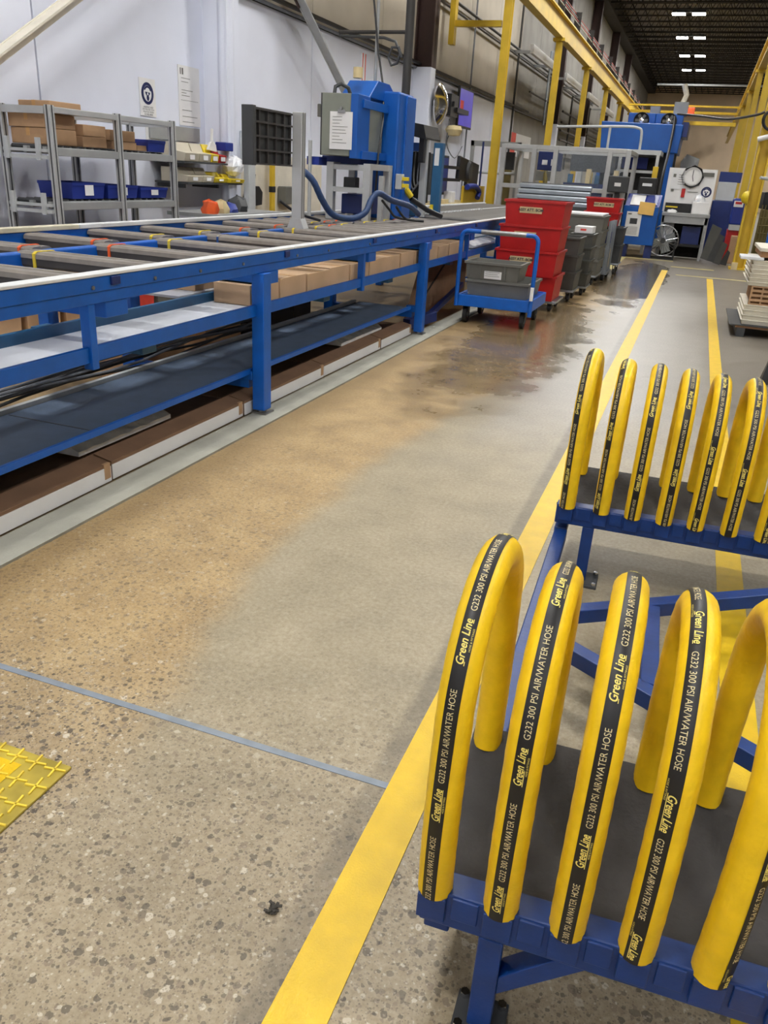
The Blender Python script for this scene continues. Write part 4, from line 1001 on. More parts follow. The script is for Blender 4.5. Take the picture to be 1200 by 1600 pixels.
# ------------------------------------------------------------------ platform cart and totes
def caster(parent, x, y, r=.06, w=.03, top=.2):
    c = MB().cyl((x-w/2, y, r), (x+w/2, y, r), r, 18).build('caster_wheel', 'black_rubber', parent, smooth=True)
    MB().cyl((x-w/2-.002, y, r), (x+w/2+.002, y, r), r*.45, 12).build('hub', 'steel', c)
    MB().box(x-w/2-.012, x-w/2-.004, y-.03, y+.03, r-.02, top).box(x+w/2+.004, x+w/2+.012, y-.03, y+.03, r-.02, top).box(x-w/2-.012, x+w/2+.012, y-.04, y+.04, top-.012, top).build('fork', 'dark_grey', c)
CT = thing('platform_cart', 'blue platform cart with tubular handle beside the conveyor', 'cart', (-1.88, 9.2, 0))
x0, x1, y0, y1 = -2.31, -1.51, 8.7, 9.6
dk = B(x0, x1, y0, y1, .285, .30).build('deck', 'conv_blue', CT)
B(x0, x1, y0-.02, y0+.02, .19, .31).build('front_lip', 'conv_blue', CT, bevel=.004); B(x0, x1, y1-.02, y1+.02, .19, .31).build('back_lip', 'conv_blue', CT, bevel=.004)
for x in (x0, x1): B(x-.015, x+.015, y0, y1, .19, .31).build('side_lip', 'conv_blue', CT, bevel=.004)
hp = []
for k in range(7): a = PI/2*k/6; hp.append((x0-.01+.07*(1-math.cos(a))-.0, y0-.03, .9+.07*math.sin(a)))
hpts = [(x0-.01, y0-.03, .19)]+hp+[(x1+.01-(p[0]-(x0-.01)), p[1], p[2]) for p in reversed(hp)]+[(x1+.01, y0-.03, .15)]
hd = MB().tube(hpts, .023, 12).build('handle', 'conv_blue', CT, smooth=True)
MB().cyl((x0+.2, y0-.03, .97), (x1-.12, y0-.03, .97), .0245, 12).build('worn_grip', 'steel', hd, smooth=True)
B(x1-.005, x1+.03, y0-.06, y0-.045, .32, .46).build('label', 'paper', hd)
for x in (x0+.08, x1-.08):
    for y in (y0+.1, y1-.1): caster(CT, x, y, .088, .042, .19)
def tote(x0, x1, y0, y1, z0, z1, mat, label, group, cat='tote', tp=.03, panel=None, ribs=False, name='tote', txt=None):
    t = thing(name, label, cat, ((x0+x1)/2, (y0+y1)/2, z0), group)
    MB().tote(x0, x1, y0, y1, z0, z1, tp).build('tote_body', mat, t)
    if ribs:
        k = int((x1-x0)/.13)
        for i in range(k+1):
            x = x0+.03+(x1-x0-.06)*i/k
            if panel and panel[0]-.02 < x < panel[1]+.02: continue
            MB().add([(x-.012, y0+tp*.8-.012, z0+.02), (x+.012, y0+tp*.8-.012, z0+.02), (x+.012, y0-.01, z1-.03), (x-.012, y0-.01, z1-.03), (x-.012, y0+tp, z0+.02), (x+.012, y0+tp, z0+.02), (x+.012, y0+.01, z1-.03), (x-.012, y0+.01, z1-.03)], [(0,1,2,3),(7,6,5,4),(0,4,5,1),(1,5,6,2),(2,6,7,3),(3,7,4,0)]).build('rib', mat, t)
    if panel:
        a, b, c, d, m = panel; u = (z1-(c+d)/2)/(z1-z0); yy = y0+tp*u-.004
        o = MB().add([(a, yy+.004, c), (b, yy+.004, c), (b, yy-.003, d), (a, yy-.003, d)], [(0, 1, 2, 3)]).build('label', m, t)
        if txt:
            tm = MB(); lettering(tm, txt, (d-c)*.62, ((a+b)/2, yy-.006, c+(d-c)*.34), (1, 0, 0), (0, -.05, 1), align='CENTER', bold=.03); tm.build('lettering', 'print_dark', o)
        else:
            tm = MB()
            for i in range(5): z = d-.012-i*(d-c)/6; tm.add([(a+.01, yy-.006, z), (b-.02-.02*(i % 2), yy-.006, z), (b-.02-.02*(i % 2), yy-.006, z+.004), (a+.01, yy-.006, z+.004)], [(0, 1, 2, 3)])
            tm.build('printed_lines', 'tote_grey', o)
    return t
tote(-2.25, -1.56, 8.78, 9.5, .302, .47, 'tote_grey', 'large grey tote lying on the blue platform cart', 'grey totes on the cart', tp=.02)
tote(-2.27, -1.67, 8.76, 9.2, .472, .66, 'tote_grey', 'smaller grey tote with white label stacked on the cart', 'grey totes on the cart', tp=.025, ribs=True, panel=(-2.06, -1.87, .49, .61, 'paper'))
# red tote stack on a dolly
DL = thing('dolly', 'grey wheeled dolly under the stack of red totes', 'dolly', (-1.85, 10.5, 0))
B(-2.2, -1.46, 10.2, 10.85, .10, .13).build('deck', 'galvanised', DL, bevel=.004)
for x in (-2.12, -1.54):
    for y in (10.28, 10.77): caster(DL, x, y, .045, .03, .10)
zz = .132
lab = ['bottom', 'second from the bottom', 'third from the bottom', 'top']
for i in range(4):
    o = -.035 if i == 2 else (-.04 if i == 1 else 0)
    tote(-2.21+o, -1.49+o*.3, 10.15+(-.06 if i == 1 else 0), 10.78, zz+.282*i, zz+.282*i+.30-.0, 'red_plastic', f'red plastic tote, {lab[i]} of the stack behind the cart', 'red totes behind the cart', tp=.022,
         panel=None if i == 0 else (-2.03+o, -1.76+o, zz+.282*i+.155, zz+.282*i+.225, 'label_paper'), txt=[None, 'ASSY ATT. BOM', 'ASSY 871 BOM', 'ASSY ATT. BOM'][i])
# grey stacks behind
def stack(n, x0, x1, y0, y1, z0, dz, mat, who, group, tp=.014, dolly=True):
    if dolly:
        d = thing('dolly', f'wheeled dolly under the {who}', 'dolly', ((x0+x1)/2, (y0+y1)/2, 0))
        B(x0, x1, y0, y1, z0-.03, z0-.002).build('deck', 'galvanised', d, bevel=.004)
        for x in (x0+.07, x1-.07):
            for y in (y0+.07, y1-.07): caster(d, x, y, .05, .03, z0-.03)
    nm = {1: [''], 2: ['lower', 'upper'], 3: ['bottom', 'middle', 'top'], 4: ['bottom', 'second', 'third', 'top']}[n]
    for i in range(n):
        tote(x0, x1, y0, y1, z0+dz*i, z0+dz*(i+1)+.015, mat, f'{nm[i]} tote of the {who}', group, tp=tp)
stack(3, -2.05, -1.4, 11.25, 11.8, .16, .22, 'tote_dark', 'dark grey tote stack just past the red totes', 'dark totes past the red totes')
stack(4, -1.64, -1.33, 12.1, 12.6, .13, .175, 'tote_dark', 'narrow dark grey stack with white card on top', 'totes of the narrow grey stack')
t = thing('card_box', 'white card box with red print on the narrow grey stack', 'box', (-1.48, 12.3, .85)); B(-1.61, -1.36, 12.15, 12.5, .85, .94).build('box_body', 'paper', t, bevel=.004)
MB().box(-1.53, -1.45, 12.148, 12.1495, .885, .91).build('print', 'red_light', t)
stack(4, -2.0, -1.36, 13.5, 14.3, .15, .22, 'tote_grey', 'tall grey stack before the blue console', 'totes of the tall grey stack')
tag(B(-2.02, -1.38, 13.48, 14.3, 1.046, 1.075).build('white_board', 'conv_cap', bevel=.005), 'white board lying on the tall grey stack', 'board')
ac = thing('basket_trolley', 'silver framed trolley with blue and yellow parts right of the grey stacks', 'trolley', (-1.3, 14.6, 0))
for y in (14.35, 14.6, 14.85, 15.1): B(-1.36, -1.3, y-.02, y+.02, .12, .95).build('upright', 'galvanised', ac)
B(-1.7, -1.28, 14.35, 15.12, .1, .14).build('deck', 'galvanised', ac); B(-1.6, -1.31, 14.4, 14.6, .6, .78).build('blue_part', 'tray_blue', ac); B(-1.6, -1.31, 14.65, 14.8, .2, .5).build('yellow_part', 'label_paper', ac)
for y in (14.4, 15.05): caster(ac, -1.34, y, .06, .04, .11)
stack(2, -1.6, -1.2, 15.5, 16.1, .2, .3, 'dark_grey', 'dark wheeled bin stack at the end of the row', 'dark bins at the end of the row')
for i in range(2):
    tote(-1.9, -1.3, 15.3, 15.75, .83+.22*i, 1.06+.23*i, 'red_plastic', f'{["lower","upper"][i]} red tote on the dark bins at the end of the row', 'red totes at the end of the row', tp=.03, panel=None if i == 0 else (-1.76, -1.42, 1.14, 1.21, 'label_paper'), txt=None if i == 0 else 'ASSY ATT. BOM 27')
tag(B(-2.2, -1.62, 15.3, 16.0, .0, .82).build('support_cabinet', 'dark_grey', bevel=.01), 'dark cabinet behind the tote stacks', 'cabinet')

# ------------------------------------------------------------------ machinery at the far end of the conveyor
sc_ = thing('ribbed_cover', 'silver ribbed metal cover sloping over the end of the conveyor', 'machine cover', (-2.8, 17.3, 1.0))
for i in range(4):
    MB().prism([(17.0+.1*i, 1.06+.1*i), (17.0+.1*i, 1.125+.1*i), (17.03+.1*i, 1.14+.1*i), (17.13+.1*i, 1.14+.1*i), (17.13+.1*i, 1.06+.1*i)], 'x', -3.52, -2.08).build('rib', 'galvanised', sc_, bevel=.006)
B(-3.5, -2.1, 17.0, 17.7, .95, 1.06).build('base', 'dark_grey', sc_); MB().prism([(17.03, 1.05), (17.43, 1.46), (17.5, 1.46), (17.5, 1.05)], 'x', -3.5, -2.1).build('backing', 'dark_grey', sc_)
EN = thing('guard_enclosure', 'aluminium framed machine enclosure with clear panels and blue machine inside', 'enclosure', (-2.8, 19.2, 0))
for x in (-4.3, -3.62, -3.15, -2.0, -1.62): B(x-.05, x+.05, 18.95, 19.05, 0, 2.2).build('post', 'aluminium', EN, bevel=.006)
for x in (-4.3, -1.62): B(x-.05, x+.05, 20.9, 21.0, 0, 2.2).build('post', 'aluminium', EN, bevel=.006); B(x-.04, x+.04, 19.05, 20.9, 2.12, 2.2).build('side_rail', 'aluminium', EN)
for z in (2.12, 1.32): B(-4.3, -1.62, 18.96, 19.04, z, z+.09).build('rail', 'aluminium', EN, bevel=.005)
B(-4.3, -1.62, 20.91, 20.99, 2.12, 2.2).build('rail', 'aluminium', EN)
for a, b in ((-3.1, -2.05), (-1.95, -1.67)):
    B(a, b, 18.99, 19.0, 1.42, 2.1).build('clear_pane', 'clear_panel', EN); B(a, b, 18.99, 19.0, .1, 1.3).build('clear_pane', 'clear_panel', EN)
im = B(-3.05, -1.8, 19.9, 20.5, 1.35, 1.5).build('inner_beam', 'dark_blue', EN)
for i in range(6): B(-2.95+.2*i, -2.85+.2*i, 19.8, 19.95, 1.5, 1.68+.06*(i % 3)).build('inner_cylinder', ['teal_blue', 'light_grey', 'label_paper'][i % 3], im)
B(-2.9, -2.0, 20.0, 20.6, .0, 1.3).build('inner_base', 'dark_blue', EN); B(-3.0, -2.0, 20.3, 20.7, 1.75, 2.1).build('inner_head', 'dark_grey', EN)
mc = B(-3.6, -3.2, 19.4, 20.3, 1.72, 2.1).build('blue_cabinet', 'dark_blue', EN, bevel=.01); B(-3.5, -3.38, 19.392, 19.398, 1.83, 1.93).build('logo_mark', 'paper', mc); B(-3.3, -3.22, 19.392, 19.398, 1.82, 1.95).build('logo_mark', 'paper', mc)
B(-3.65, -3.2, 19.5, 20.2, 0.6, 1.35).build('lower_cabinet', 'dark_blue', EN); MB().tube(smooth_path([(-3.4, 19.4, 1.7), (-3.35, 19.3, 1.3), (-3.38, 19.35, .8)]), .05, 8).build('olive_hose', 'mesh_olive', EN, smooth=True)
B(-3.6, -3.22, 19.35, 19.6, 1.5, 1.7).build('valve_block', 'tote_grey', EN)
DR = thing('gate_frame', 'grey gate frame with open dark doorway left of the enclosure', 'gate', (-4.6, 19.5, 0))
MB().box(-5.6, -4.35, 21.0, 21.08, 2.2, 2.32).box(-5.6, -5.52, 21.0, 21.08, 0, 2.32).box(-4.43, -4.35, 21.0, 21.08, 0, 2.32).build('frame', 'grey_paint', DR); MB().cyl((-5.5, 21.04, 1.6), (-4.4, 21.04, 1.62), .03, 8).build('bar', 'light_grey', DR)
B(-4.75, -4.5, 21.1, 21.2, 1.7, 2.1).build('dark_window', 'dark_void', DR); B(-4.72, -4.55, 21.1, 21.2, 0, 1.7).build('olive_strip', 'mesh_olive', DR); B(-5.3, -5.26, 20.96, 21.0, 0, 2.3).build('blue_rod', 'dark_blue', DR)
sg = thing('notice_board', 'white notice with pink band on the wall above the gate', 'sign', (-6.19, 28.9, 2.5)); B(-6.198, -6.19, 28.0, 31.5, 2.2, 2.9).build('board', 'paper', sg); B(-6.19, -6.185, 28.2, 28.9, 2.3, 2.9).build('pink_band', 'red_light', sg)
# big blue machine with coolers on top
BM = thing('blue_machine', 'big blue hydraulic machine with two round coolers on top', 'machine', (-1.83, 25, 0))
MB().prism([(-2.82, 2.38), (-.83, 2.35), (-.80, 3.03), (-2.88, 3.05)], 'y', 24, 26).build('body', 'machine_blue', BM, bevel=.02)
B(-2.7, -.9, 24.2, 25.8, .7, 2.36).build('dark_core', 'dark_void', BM)
for x in (-2.75, -1.0): B(x-.1, x+.1, 24.05, 24.25, 0, 2.4).build('leg', 'machine_blue', BM, bevel=.01); B(x-.1, x+.1, 25.7, 25.9, 0, 2.4).build('leg', 'machine_blue', BM, bevel=.01)
for i, x in enumerate((-1.9, -1.2)):
    c = B(x-.345, x+.345, 24.4, 25.2, 3.03, 3.3).build('cooler', 'machine_blue', BM, bevel=.01)
    MB().lathe([(.001, 0), (.17, 0), (.18, -.02), (.18, -.05), (.2, -.05), (.2, .02)], (x, 24.385, 3.12), 'y', 24).build('fan_ring', 'dark_void', c, smooth=True)
    for k in range(6): MB().bar((x, 24.36, 3.12), (x+.16*math.cos(k*PI/3), 24.36, 3.12+.16*math.sin(k*PI/3)), .07, .01, (0, 1, 0)).build('fan_blade', 'tote_grey', c)
    MB().lathe([(.001, -.03), (.06, -.02), (.07, .02)], (x, 24.34, 3.12), 'y', 12).build('hub', 'chrome', c)
B(-1.75, -1.5, 24.8, 25.15, 3.3, 3.5).build('top_box', 'grey_paint', BM); B(-1.15, -.8, 24.8, 25.15, 3.3, 3.62).build('top_box', 'grey_paint', BM); MB().tube([(-.95, 25, 3.62), (-.9, 25, 3.8), (-1.0, 25, 4.05)], .07, 8).build('exhaust_pipe', 'cream_paint', BM)
B(-.82, -.68, 24.1, 25.6, 2.75, 3.1).build('dark_side', 'dark_blue', BM)
tag(MB().prism([(-.7, 1.2), (-.3, 1.2), (-.28, 2.3), (-.62, 2.4), (-.75, 2.2)], 'y', 25.5, 26.2).build('grey_duct', 'grey_paint'), 'grey sheet metal duct right of the blue machine', 'duct')
tag(MB().tube(smooth_path([(-1.05, 23.9, 3.2), (-1.02, 23.6, 2.9), (-1.0, 22.8, 2.3), (-.98, 21.5, 1.8), (-.95, 20.75, 1.2), (-.95, 20.7, .04)]), .035, 8).build('black_hose', 'black_plastic', smooth=True), 'thick black hose running down from the blue machine', 'hose')
tag(MB().tube(smooth_path([(-.95, 23, 3.2), (-.4, 22, 3.1), (.2, 20.5, 2.95), (.7, 19.2, 2.95), (.84, 19.05, 3.0)]), .025, 8).build('overhead_cable', 'pipe_dark', smooth=True), 'dark cable slung from the blue machine to the right post', 'cable')
# platform with railing
PF = thing('service_platform', 'grey raised service platform with tubular railing in front of the blue machine', 'platform', (-2.0, 21.8, 0))
B(-2.6, -1.1, 21.3, 22.6, 2.2, 2.3).build('deck', 'light_grey', PF)
for x in (-2.55, -2.0, -1.15): B(x-.035, x+.035, 21.3, 21.37, 0, 2.2).build('leg', 'aluminium', PF)
MB().tube(smooth_path([(-3.6, 21.4, 2.72), (-2.6, 21.4, 2.76), (-1.95, 21.4, 2.78), (-1.72, 21.4, 2.76), (-1.62, 21.4, 2.68), (-1.6, 21.4, 2.3)]), .03, 8).build('handrail', 'light_grey', PF, smooth=True)
MB().cyl((-2.35, 21.4, 2.3), (-2.35, 21.4, 2.76), .03, 8).build('baluster', 'light_grey', PF); B(-2.55, -1.15, 21.33, 21.37, 1.8, 1.86).build('brace', 'aluminium', PF); B(-2.55, -1.15, 21.33, 21.37, 1.35, 1.42).build('brace', 'aluminium', PF)
B(-2.5, -1.2, 22.0, 22.5, .3, 2.15).build('dark_machine', 'dark_void', PF); B(-2.0, -1.4, 21.9, 22.0, 1.9, 2.15).build('blue_unit', 'tray_blue', PF)
tag(B(-1.2, -1.08, 21.0, 21.1, .9, 1.95).build('yellow_guard_post', 'yellow_steel', bevel=.01), 'short yellow guard post behind the blue console', 'post')
# blue console
CN = thing('console', 'blue machine console with white data sheet and yellow note', 'console', (-1.25, 20.2, 0))
B(-1.62, -.86, 19.9, 20.5, .28, 1.1).build('body', 'machine_blue', CN, bevel=.01)
MB().prism([(19.9, 1.1), (20.5, 1.1), (20.5, 1.35)], 'x', -1.6, -.86).build('sloped_desk', 'tray_blue', CN)
MB().prism([(19.92, 1.12), (20.4, 1.325), (20.4, 1.33), (19.92, 1.128)], 'x', -1.5, -1.2).build('desk_sheet', 'paper', CN); MB().prism([(19.95, 1.14), (20.4, 1.335), (20.4, 1.34), (19.95, 1.146)], 'x', -1.16, -.92).build('keypad', 'screen_blue', CN)
ds = B(-1.53, -1.2, 19.885, 19.895, .46, .98).build('data_sheet', 'paper', CN); B(-1.44, -1.28, 19.88, 19.884, .72, .84).build('photo', 'dark_grey', ds)
tm = MB()
for i in range(6): tm.box(-1.5, -1.25, 19.881, 19.884, .5+.03*i, .508+.03*i)
tm.box(-1.5, -1.42, 19.881, 19.884, .92, .94).build('printed_lines', 'tote_grey', ds)
MB().obox((-1.12, 19.86, 1.06), (.34, .008, .26), Matrix.Rotation(.06, 3, 'Y')).build('yellow_note', 'post_it', CN)
for x in (-1.5, -.95): B(x-.08, x+.08, 20.0, 20.4, 0, .28).build('leg', 'dark_blue', CN)
t = thing('control_screen', 'dark grey control screen with white sticker above the console', 'screen', (-1.78, 18.7, 0))
B(-1.92, -1.5, 18.6, 18.8, 1.36, 1.68).build('casing', 'dark_grey', t, bevel=.02); B(-1.78, -1.65, 18.592, 18.599, 1.48, 1.55).build('sticker', 'paper', t); B(-1.76, -1.66, 18.68, 18.75, 0, 1.36).build('stand', 'black_plastic', t)
t = thing('control_screen', 'dark control screen with lit strip right of the stickered one', 'screen', (-1.25, 19.95, 1.1)); B(-1.42, -1.02, 20.35, 20.48, 1.35, 1.7).build('casing', 'black_plastic', t, bevel=.02); B(-1.33, -1.12, 20.345, 20.349, 1.52, 1.58).build('lit_strip', 'conv_cap', t)
# inspection bench with white back board
BN = thing('inspection_bench', 'grey steel bench with white back board', 'bench', (-.25, 20.7, 0))
B(-.8, .24, 20.45, 21.1, .93, 1.0).build('bench_top', 'grey_paint', BN, bevel=.005); B(-.78, .22, 20.46, 20.5, .78, .93).build('apron', 'grey_paint', BN)
for x in (-.76, .18): B(x-.03, x+.03, 20.46, 20.54, 0, .93).build('leg', 'grey_paint', BN); B(x-.03, x+.03, 21.0, 21.08, 0, .93).build('leg', 'grey_paint', BN)
bb = B(-.83, .22, 21.06, 21.1, 1.0, 1.95).build('back_board', 'paper', BN)
MB().box(-.75, -.45, 21.05, 21.058, 1.5, 1.9).build('posted_sheet', 'conv_cap', bb)
tm = MB().box(-.72, -.66, 21.045, 21.05, 1.75, 1.82).box(-.72, -.66, 21.045, 21.05, 1.45, 1.5)
for i in range(5): tm.box(-.6, -.42, 21.045, 21.05, 1.6+.05*i, 1.61+.05*i)
tm.box(-.1, .16, 21.045, 21.05, 1.8, 1.88).box(-.35, -.12, 21.045, 21.05, 1.45, 1.46).build('printed_marks', 'tote_grey', bb); B(-.48, -.4, 21.045, 21.055, 1.33, 1.52).build('red_tag', 'red_plastic', bb)
emblem(bb, 21.058, .06, 1.47, .115, 'y')
B(-.78, -.2, 20.9, 21.04, 1.0, 1.2).build('dark_tray', 'black_plastic', BN); MB().box(-.76, -.5, 20.88, 20.895, 1.1, 1.13).build('yellow_rule', 'bin_yellow', BN)
tag(B(-.18, .2, 20.7, 21.0, 1.002, 1.25).build('white_box', 'paper', bevel=.008), 'white carton on the right side of the inspection bench', 'box')
lump('bag', 'film', -.05, 20.95, 1.252, .12, .16, 'clear bag of parts on the white carton', 'bag'); lump('paper', 'paper', -.6, 20.6, 1.0, .1, .07, 'crumpled white paper on the inspection bench, left', 'paper')
ck = thing('wall_clock', 'octagonal clock with black rim on the white back board', 'clock', (-.3, 21.02, 1.76))
MB().lathe([(.24, -.02), (.25, .02), (.2, .03), (.19, 0), (.19, -.02)], (-.3, 21.03, 1.78), 'y', 8).build('rim', 'black_plastic', ck)
MB().lathe([(.001, 0), (.2, 0)], (-.3, 21.025, 1.78), 'y', 24).build('face', 'paper', ck); MB().bar((-.3, 21.02, 1.78), (-.3, 21.02, 1.92), .015, .004, (0, 1, 0)).bar((-.3, 21.02, 1.78), (-.27, 21.02, 1.68), .015, .004, (0, 1, 0)).build('hands', 'print_dark', ck)
B(-.8, .2, 21.12, 21.16, .02, .92).build('shade_panel', 'dark_void', BN); B(-.7, .2, 20.6, 21.0, .28, .34).build('under_shelf', 'black_plastic', BN); B(-.3, .1, 20.65, 21.0, .34, .72).build('blue_tub', 'dark_blue', BN); B(-.72, -.5, 20.7, 21, .5, .78).build('white_bin', 'paper', BN)  # first box: dark sheet added as painted shade under the bench
# floor fan
FN = thing('floor_fan', 'round silver floor fan standing in front of the bench', 'fan', (-.66, 20.2, 0))
ring = [(-.66+.33*math.cos(2*PI*k/28), 20.2, .40+.33*math.sin(2*PI*k/28)) for k in range(29)]
for dy in (-.07, .07): MB().tube([(a, b+dy, c) for a, b, c in ring], .012, 8, cap=False).build('guard_ring', 'steel', FN)
MB().lathe([(.34, -.07), (.345, 0), (.34, .07)], (-.66, 20.2, .40), 'y', 28).build('shroud', 'plastic_clear', FN, smooth=True)
wr = MB()
for k in range(24): a = 2*PI*k/24; wr.tube([(-.66, 20.12, .4), (-.66+.33*math.cos(a), 20.13, .4+.33*math.sin(a))], .004, 4)
wr.build('guard_wires', 'chrome', FN)
for k in range(4): MB().bar((-.66, 20.2, .4), (-.66+.27*math.cos(k*PI/2+.4), 20.2, .4+.27*math.sin(k*PI/2+.4)), .2, .012, (0, 1, .4)).build('fan_blade', 'galvanised', FN)
MB().cyl((-.66, 20.1, .4), (-.66, 20.35, .4), .06, 12).build('motor', 'dark_grey', FN)
MB().box(-.9, -.4, 20.05, 20.1, 0, .03).box(-.9, -.4, 20.35, 20.4, 0, .03).box(-.4, -.37, 20.05, 20.4, 0, .4).box(-.93, -.9, 20.05, 20.4, 0, .4).build('stand', 'black_plastic', FN)
# grey folded sheets, pump, red drum, post with hard hat
t = thing('folded_sheet', 'dark grey folded plastic sheet leaning beside the bench', 'sheet', (.5, 20, 0))
for i in range(4):
    a = .2+.14*i; MB().prism([(a, .12-.04*i if i < 3 else .02), (a+.15, .08-.03*i if i < 2 else .0), (a+.33-.1*i+.05*i, .76-.16*i), (a+.12, .84-.17*i)], 'y', 19.8+.03*i, 19.82+.03*i).build('fold', 'dark_grey' if i % 2 else 'tote_dark', t)
t = thing('hydraulic_unit', 'dark blue hydraulic unit with grey box behind the bench', 'machine', (.55, 22.5, 0))
B(.25, .75, 22.2, 23.2, 0, 1.3).build('tank', 'dark_blue', t, bevel=.02); B(.3, .72, 22.3, 22.9, 1.3, 1.72).build('grey_box', 'light_grey', t, bevel=.01); B(.3, .8, 22.6, 23, 1.72, 1.95).build('blue_top', 'dark_blue', t)
t = thing('blue_motor', 'blue motor housing with danger label beside the yellow post', 'motor', (.85, 21.2, .75))
B(.68, 1.0, 21.0, 21.6, .82, 1.38).build('housing', 'tray_blue', t, bevel=.04); lb = B(.7, .9, 20.985, 20.998, 1.2, 1.33).build('label', 'paper', t); B(.73, .87, 20.98, 20.984, 1.26, 1.31).build('red_band', 'red_plastic', lb); B(.68, 1.0, 21, 21.6, 0, .7).build('red_cabinet', 'red_plastic', t); B(.7, .95, 20.95, 21.5, .7, .82).build('white_base', 'light_grey', t)
tag(B(.78, 1.02, 20.5, 20.8, 0, .6).build('tan_carton', 'cardboard', bevel=.01), 'tan carton standing behind the yellow post', 'box')
JP = thing('jib_post', 'tall yellow steel post at the right with cable coil', 'post', (.98, 19.3, 0))
MB().box(.86, .90, 19.1, 19.4, 0, 5.3).box(1.08, 1.12, 19.1, 19.4, 0, 5.3).box(.9, 1.08, 19.24, 19.27, 0, 5.3).build('shaft', 'yellow_steel', JP)
B(.8, 1.18, 19.0, 19.5, 0, .03).build('base_plate', 'yellow_steel', JP); B(.84, .96, 18.98, 19.09, 0, .14).build('cream_foot', 'label_paper', JP)
cc = []
for k in range(61): a = 2*PI*k/20; cc.append((1.0+(.17+.01*(k//20))*math.cos(a)+.02, 18.95+.01*(k//20), 2.86+.19*math.sin(a)))
MB().tube(cc, .022, 8).build('cable_coil', 'black_plastic', JP, smooth=True)
MB().cyl((.82, 19.0, 2.5), (1.02, 18.95, 2.56), .05, 10).build('white_lamp', 'paper', JP, smooth=True)
hh = thing('hard_hat', 'yellow hard hat hanging on the yellow post', 'helmet', (.86, 18.95, 1.3))
MB().lathe([(.16, 0), (.13, .01), (.125, .05), (.1, .1), (.05, .135), (.001, .14)], (.84, 18.98, 1.42), 'x', 18).build('shell', 'bin_yellow', hh, smooth=True); hh.children[0].scale = (-1, 1, 1)
tag(MB().tube([(1.0, 18.6, 1.8), (1.2, 18.7, 1.78), (1.5, 18.7, 1.75)], .03, 8).build('grey_pipe', 'light_grey'), 'pale pipe sticking out right of the yellow post', 'pipe')
t = thing('mesh_fence', 'olive mesh fence panel with blue post at the right edge', 'fence', (1.6, 19, 0))
for k in range(16): MB().cyl((1.2+.06*k, 19.2, .1), (1.2+.06*k, 19.2, 1.3), .012, 5).build('wire', 'mesh_olive', t)
for k in range(8): MB().cyl((1.18, 19.2, .15+.15*k), (2.2, 19.2, .15+.15*k), .012, 5).build('rail', 'mesh_olive', t)
B(1.4, 1.5, 19.0, 19.1, 0, 1.1).build('blue_post', 'conv_blue', t); B(1.2, 2.4, 19.5, 19.6, 0, 1.2).build('backing', 'mesh_olive', t)
t = thing('dark_machine', 'dark machine with hanging cables behind the right fence', 'machine', (1.7, 20.5, 0)); B(1.25, 2.4, 20.2, 21.5, 1.2, 1.55).build('bed', 'black_plastic', t, bevel=.02); B(1.4, 2.4, 20.3, 21.4, 0, 1.2).build('base', 'dark_void', t); B(1.35, 1.8, 20.2, 20.8, 1.55, 2.1).build('grey_head', 'light_grey', t, bevel=.03); B(1.3, 1.5, 20.1, 20.19, 2.0, 2.2).build('blue_display', 'tray_blue', t)
# ------------------------------------------------------------------ pallet of white trays at the right edge
PL = thing('pallet', 'worn wooden pallet carrying white trays at the right edge', 'pallet', (1.2, 10.6, 0))
for i in range(6): B(.62, 1.85, 9.95+.22*i, 10.1+.22*i, .10, .125).build('plank', 'wood', PL, bevel=.003)
for x in (.64, 1.2, 1.75): B(x, x+.09, 9.95, 11.2, 0, .1).build('stringer', 'dark_grey' if x < .7 else 'wood', PL, bevel=.003)
B(.55, 1.85, 9.93, 11.3, .125, .135).build('slip_sheet', 'dark_grey', PL)
def ptray(x0, x1, y0, y1, z, h, label):
    t = thing('white_tray', label, 'tray', ((x0+x1)/2, (y0+y1)/2, z), 'white trays on the pallet')
    MB().frus(x0, x1, y0, y1, z, z+h*.8, .012, .012).box(x0-.02, x1+.02, y0-.02, y1+.02, z+h*.8, z+h).build('tray_body', 'cream_paint', t, bevel=.006)
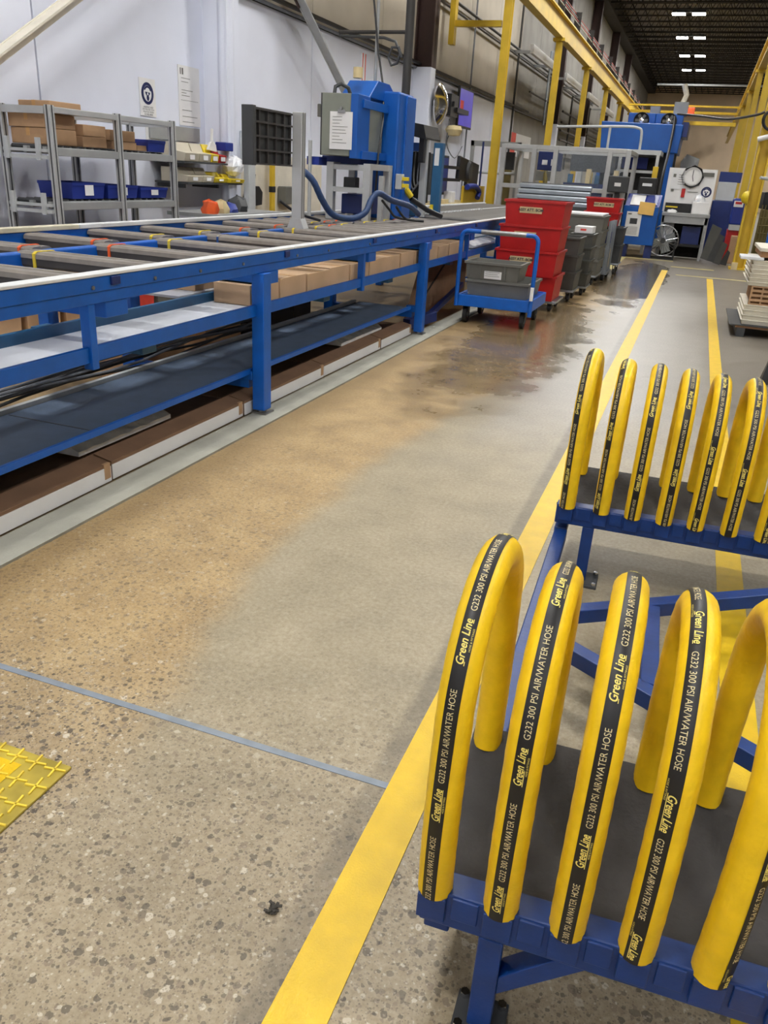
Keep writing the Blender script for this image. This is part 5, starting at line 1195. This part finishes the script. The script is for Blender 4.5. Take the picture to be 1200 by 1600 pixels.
def pframe(x0, x1, y0, y1, z, h, label):
    t = thing('wood_divider', label, 'crate', ((x0+x1)/2, (y0+y1)/2, z), 'wooden divider layers on the pallet')
    B(x0+.03, x1-.03, y0+.04, y1-.02, z, z+h).build('core', 'wood', t)
    for i in range(int((x1-x0)/.115)+1): x = x0+i*.115; B(x, x+.018, y0, y0+.05, z, z+h).build('slat', 'cardboard', t)
    for q in (z, z+h-.012): B(x0, x1, y0-.003, y0+.05, q, q+.012).build('rail', 'cardboard', t)
zt = .136
names = ['bottom', 'second from the bottom', 'third from the bottom', 'fourth from the bottom']
for i in range(4): ptray(.68, 1.8, 10.0, 11.1, zt+.055*i, .054, f'flat white tray at the base of the pallet load, {names[i]}')
zt += .222
for i in range(4): pframe(.70, 1.8, 10.0, 11.1, zt+.05*i, .049, f'wooden divider layer in the middle of the pallet load, {names[i]}')
zt += .202
nm6 = ['lowest', 'second lowest', 'third lowest', 'third highest', 'second highest', 'highest']
for i in range(6): ptray(.66+.006*(i % 2), 1.8, 10.0, 11.1, zt+.045*i, .044, f'white tray in the upper part of the pallet load, {nm6[i]}')
zt += .272
tag(B(.52, .76, 9.98, 10.4, zt, zt+.03).build('white_board', 'conv_cap', bevel=.004), 'white board sticking out over the pallet load', 'board')
tag(B(.72, 1.8, 10.02, 11.1, zt+.001+.03, zt+.09).build('wood_divider', 'wood', bevel=.004), 'wooden divider layer lying on top of the pallet load', 'crate')
tag(B(.70, 1.8, 10.0, 11.1, zt+.092, zt+.13).build('white_tray', 'cream_paint', bevel=.006), 'topmost white tray over the wooden divider on the pallet', 'tray')
t = thing('black_stand', 'black pointed sign stand on the floor at the right edge', 'stand', (.84, 7.5, 0))
MB().add([(.76, 7.45, 0), (.90, 7.45, 0), (.90, 7.6, 0), (.76, 7.6, 0), (.80, 7.5, .24), (.82, 7.5, .24), (.82, 7.54, .24), (.80, 7.54, .24)], [(3,2,1,0),(4,5,6,7),(0,1,5,4),(1,2,6,5),(2,3,7,6),(3,0,4,7)]).build('cone', 'black_plastic', t)
B(.84, 1.3, 7.35, 7.7, 0, .05).build('base', 'black_plastic', t, bevel=.01)
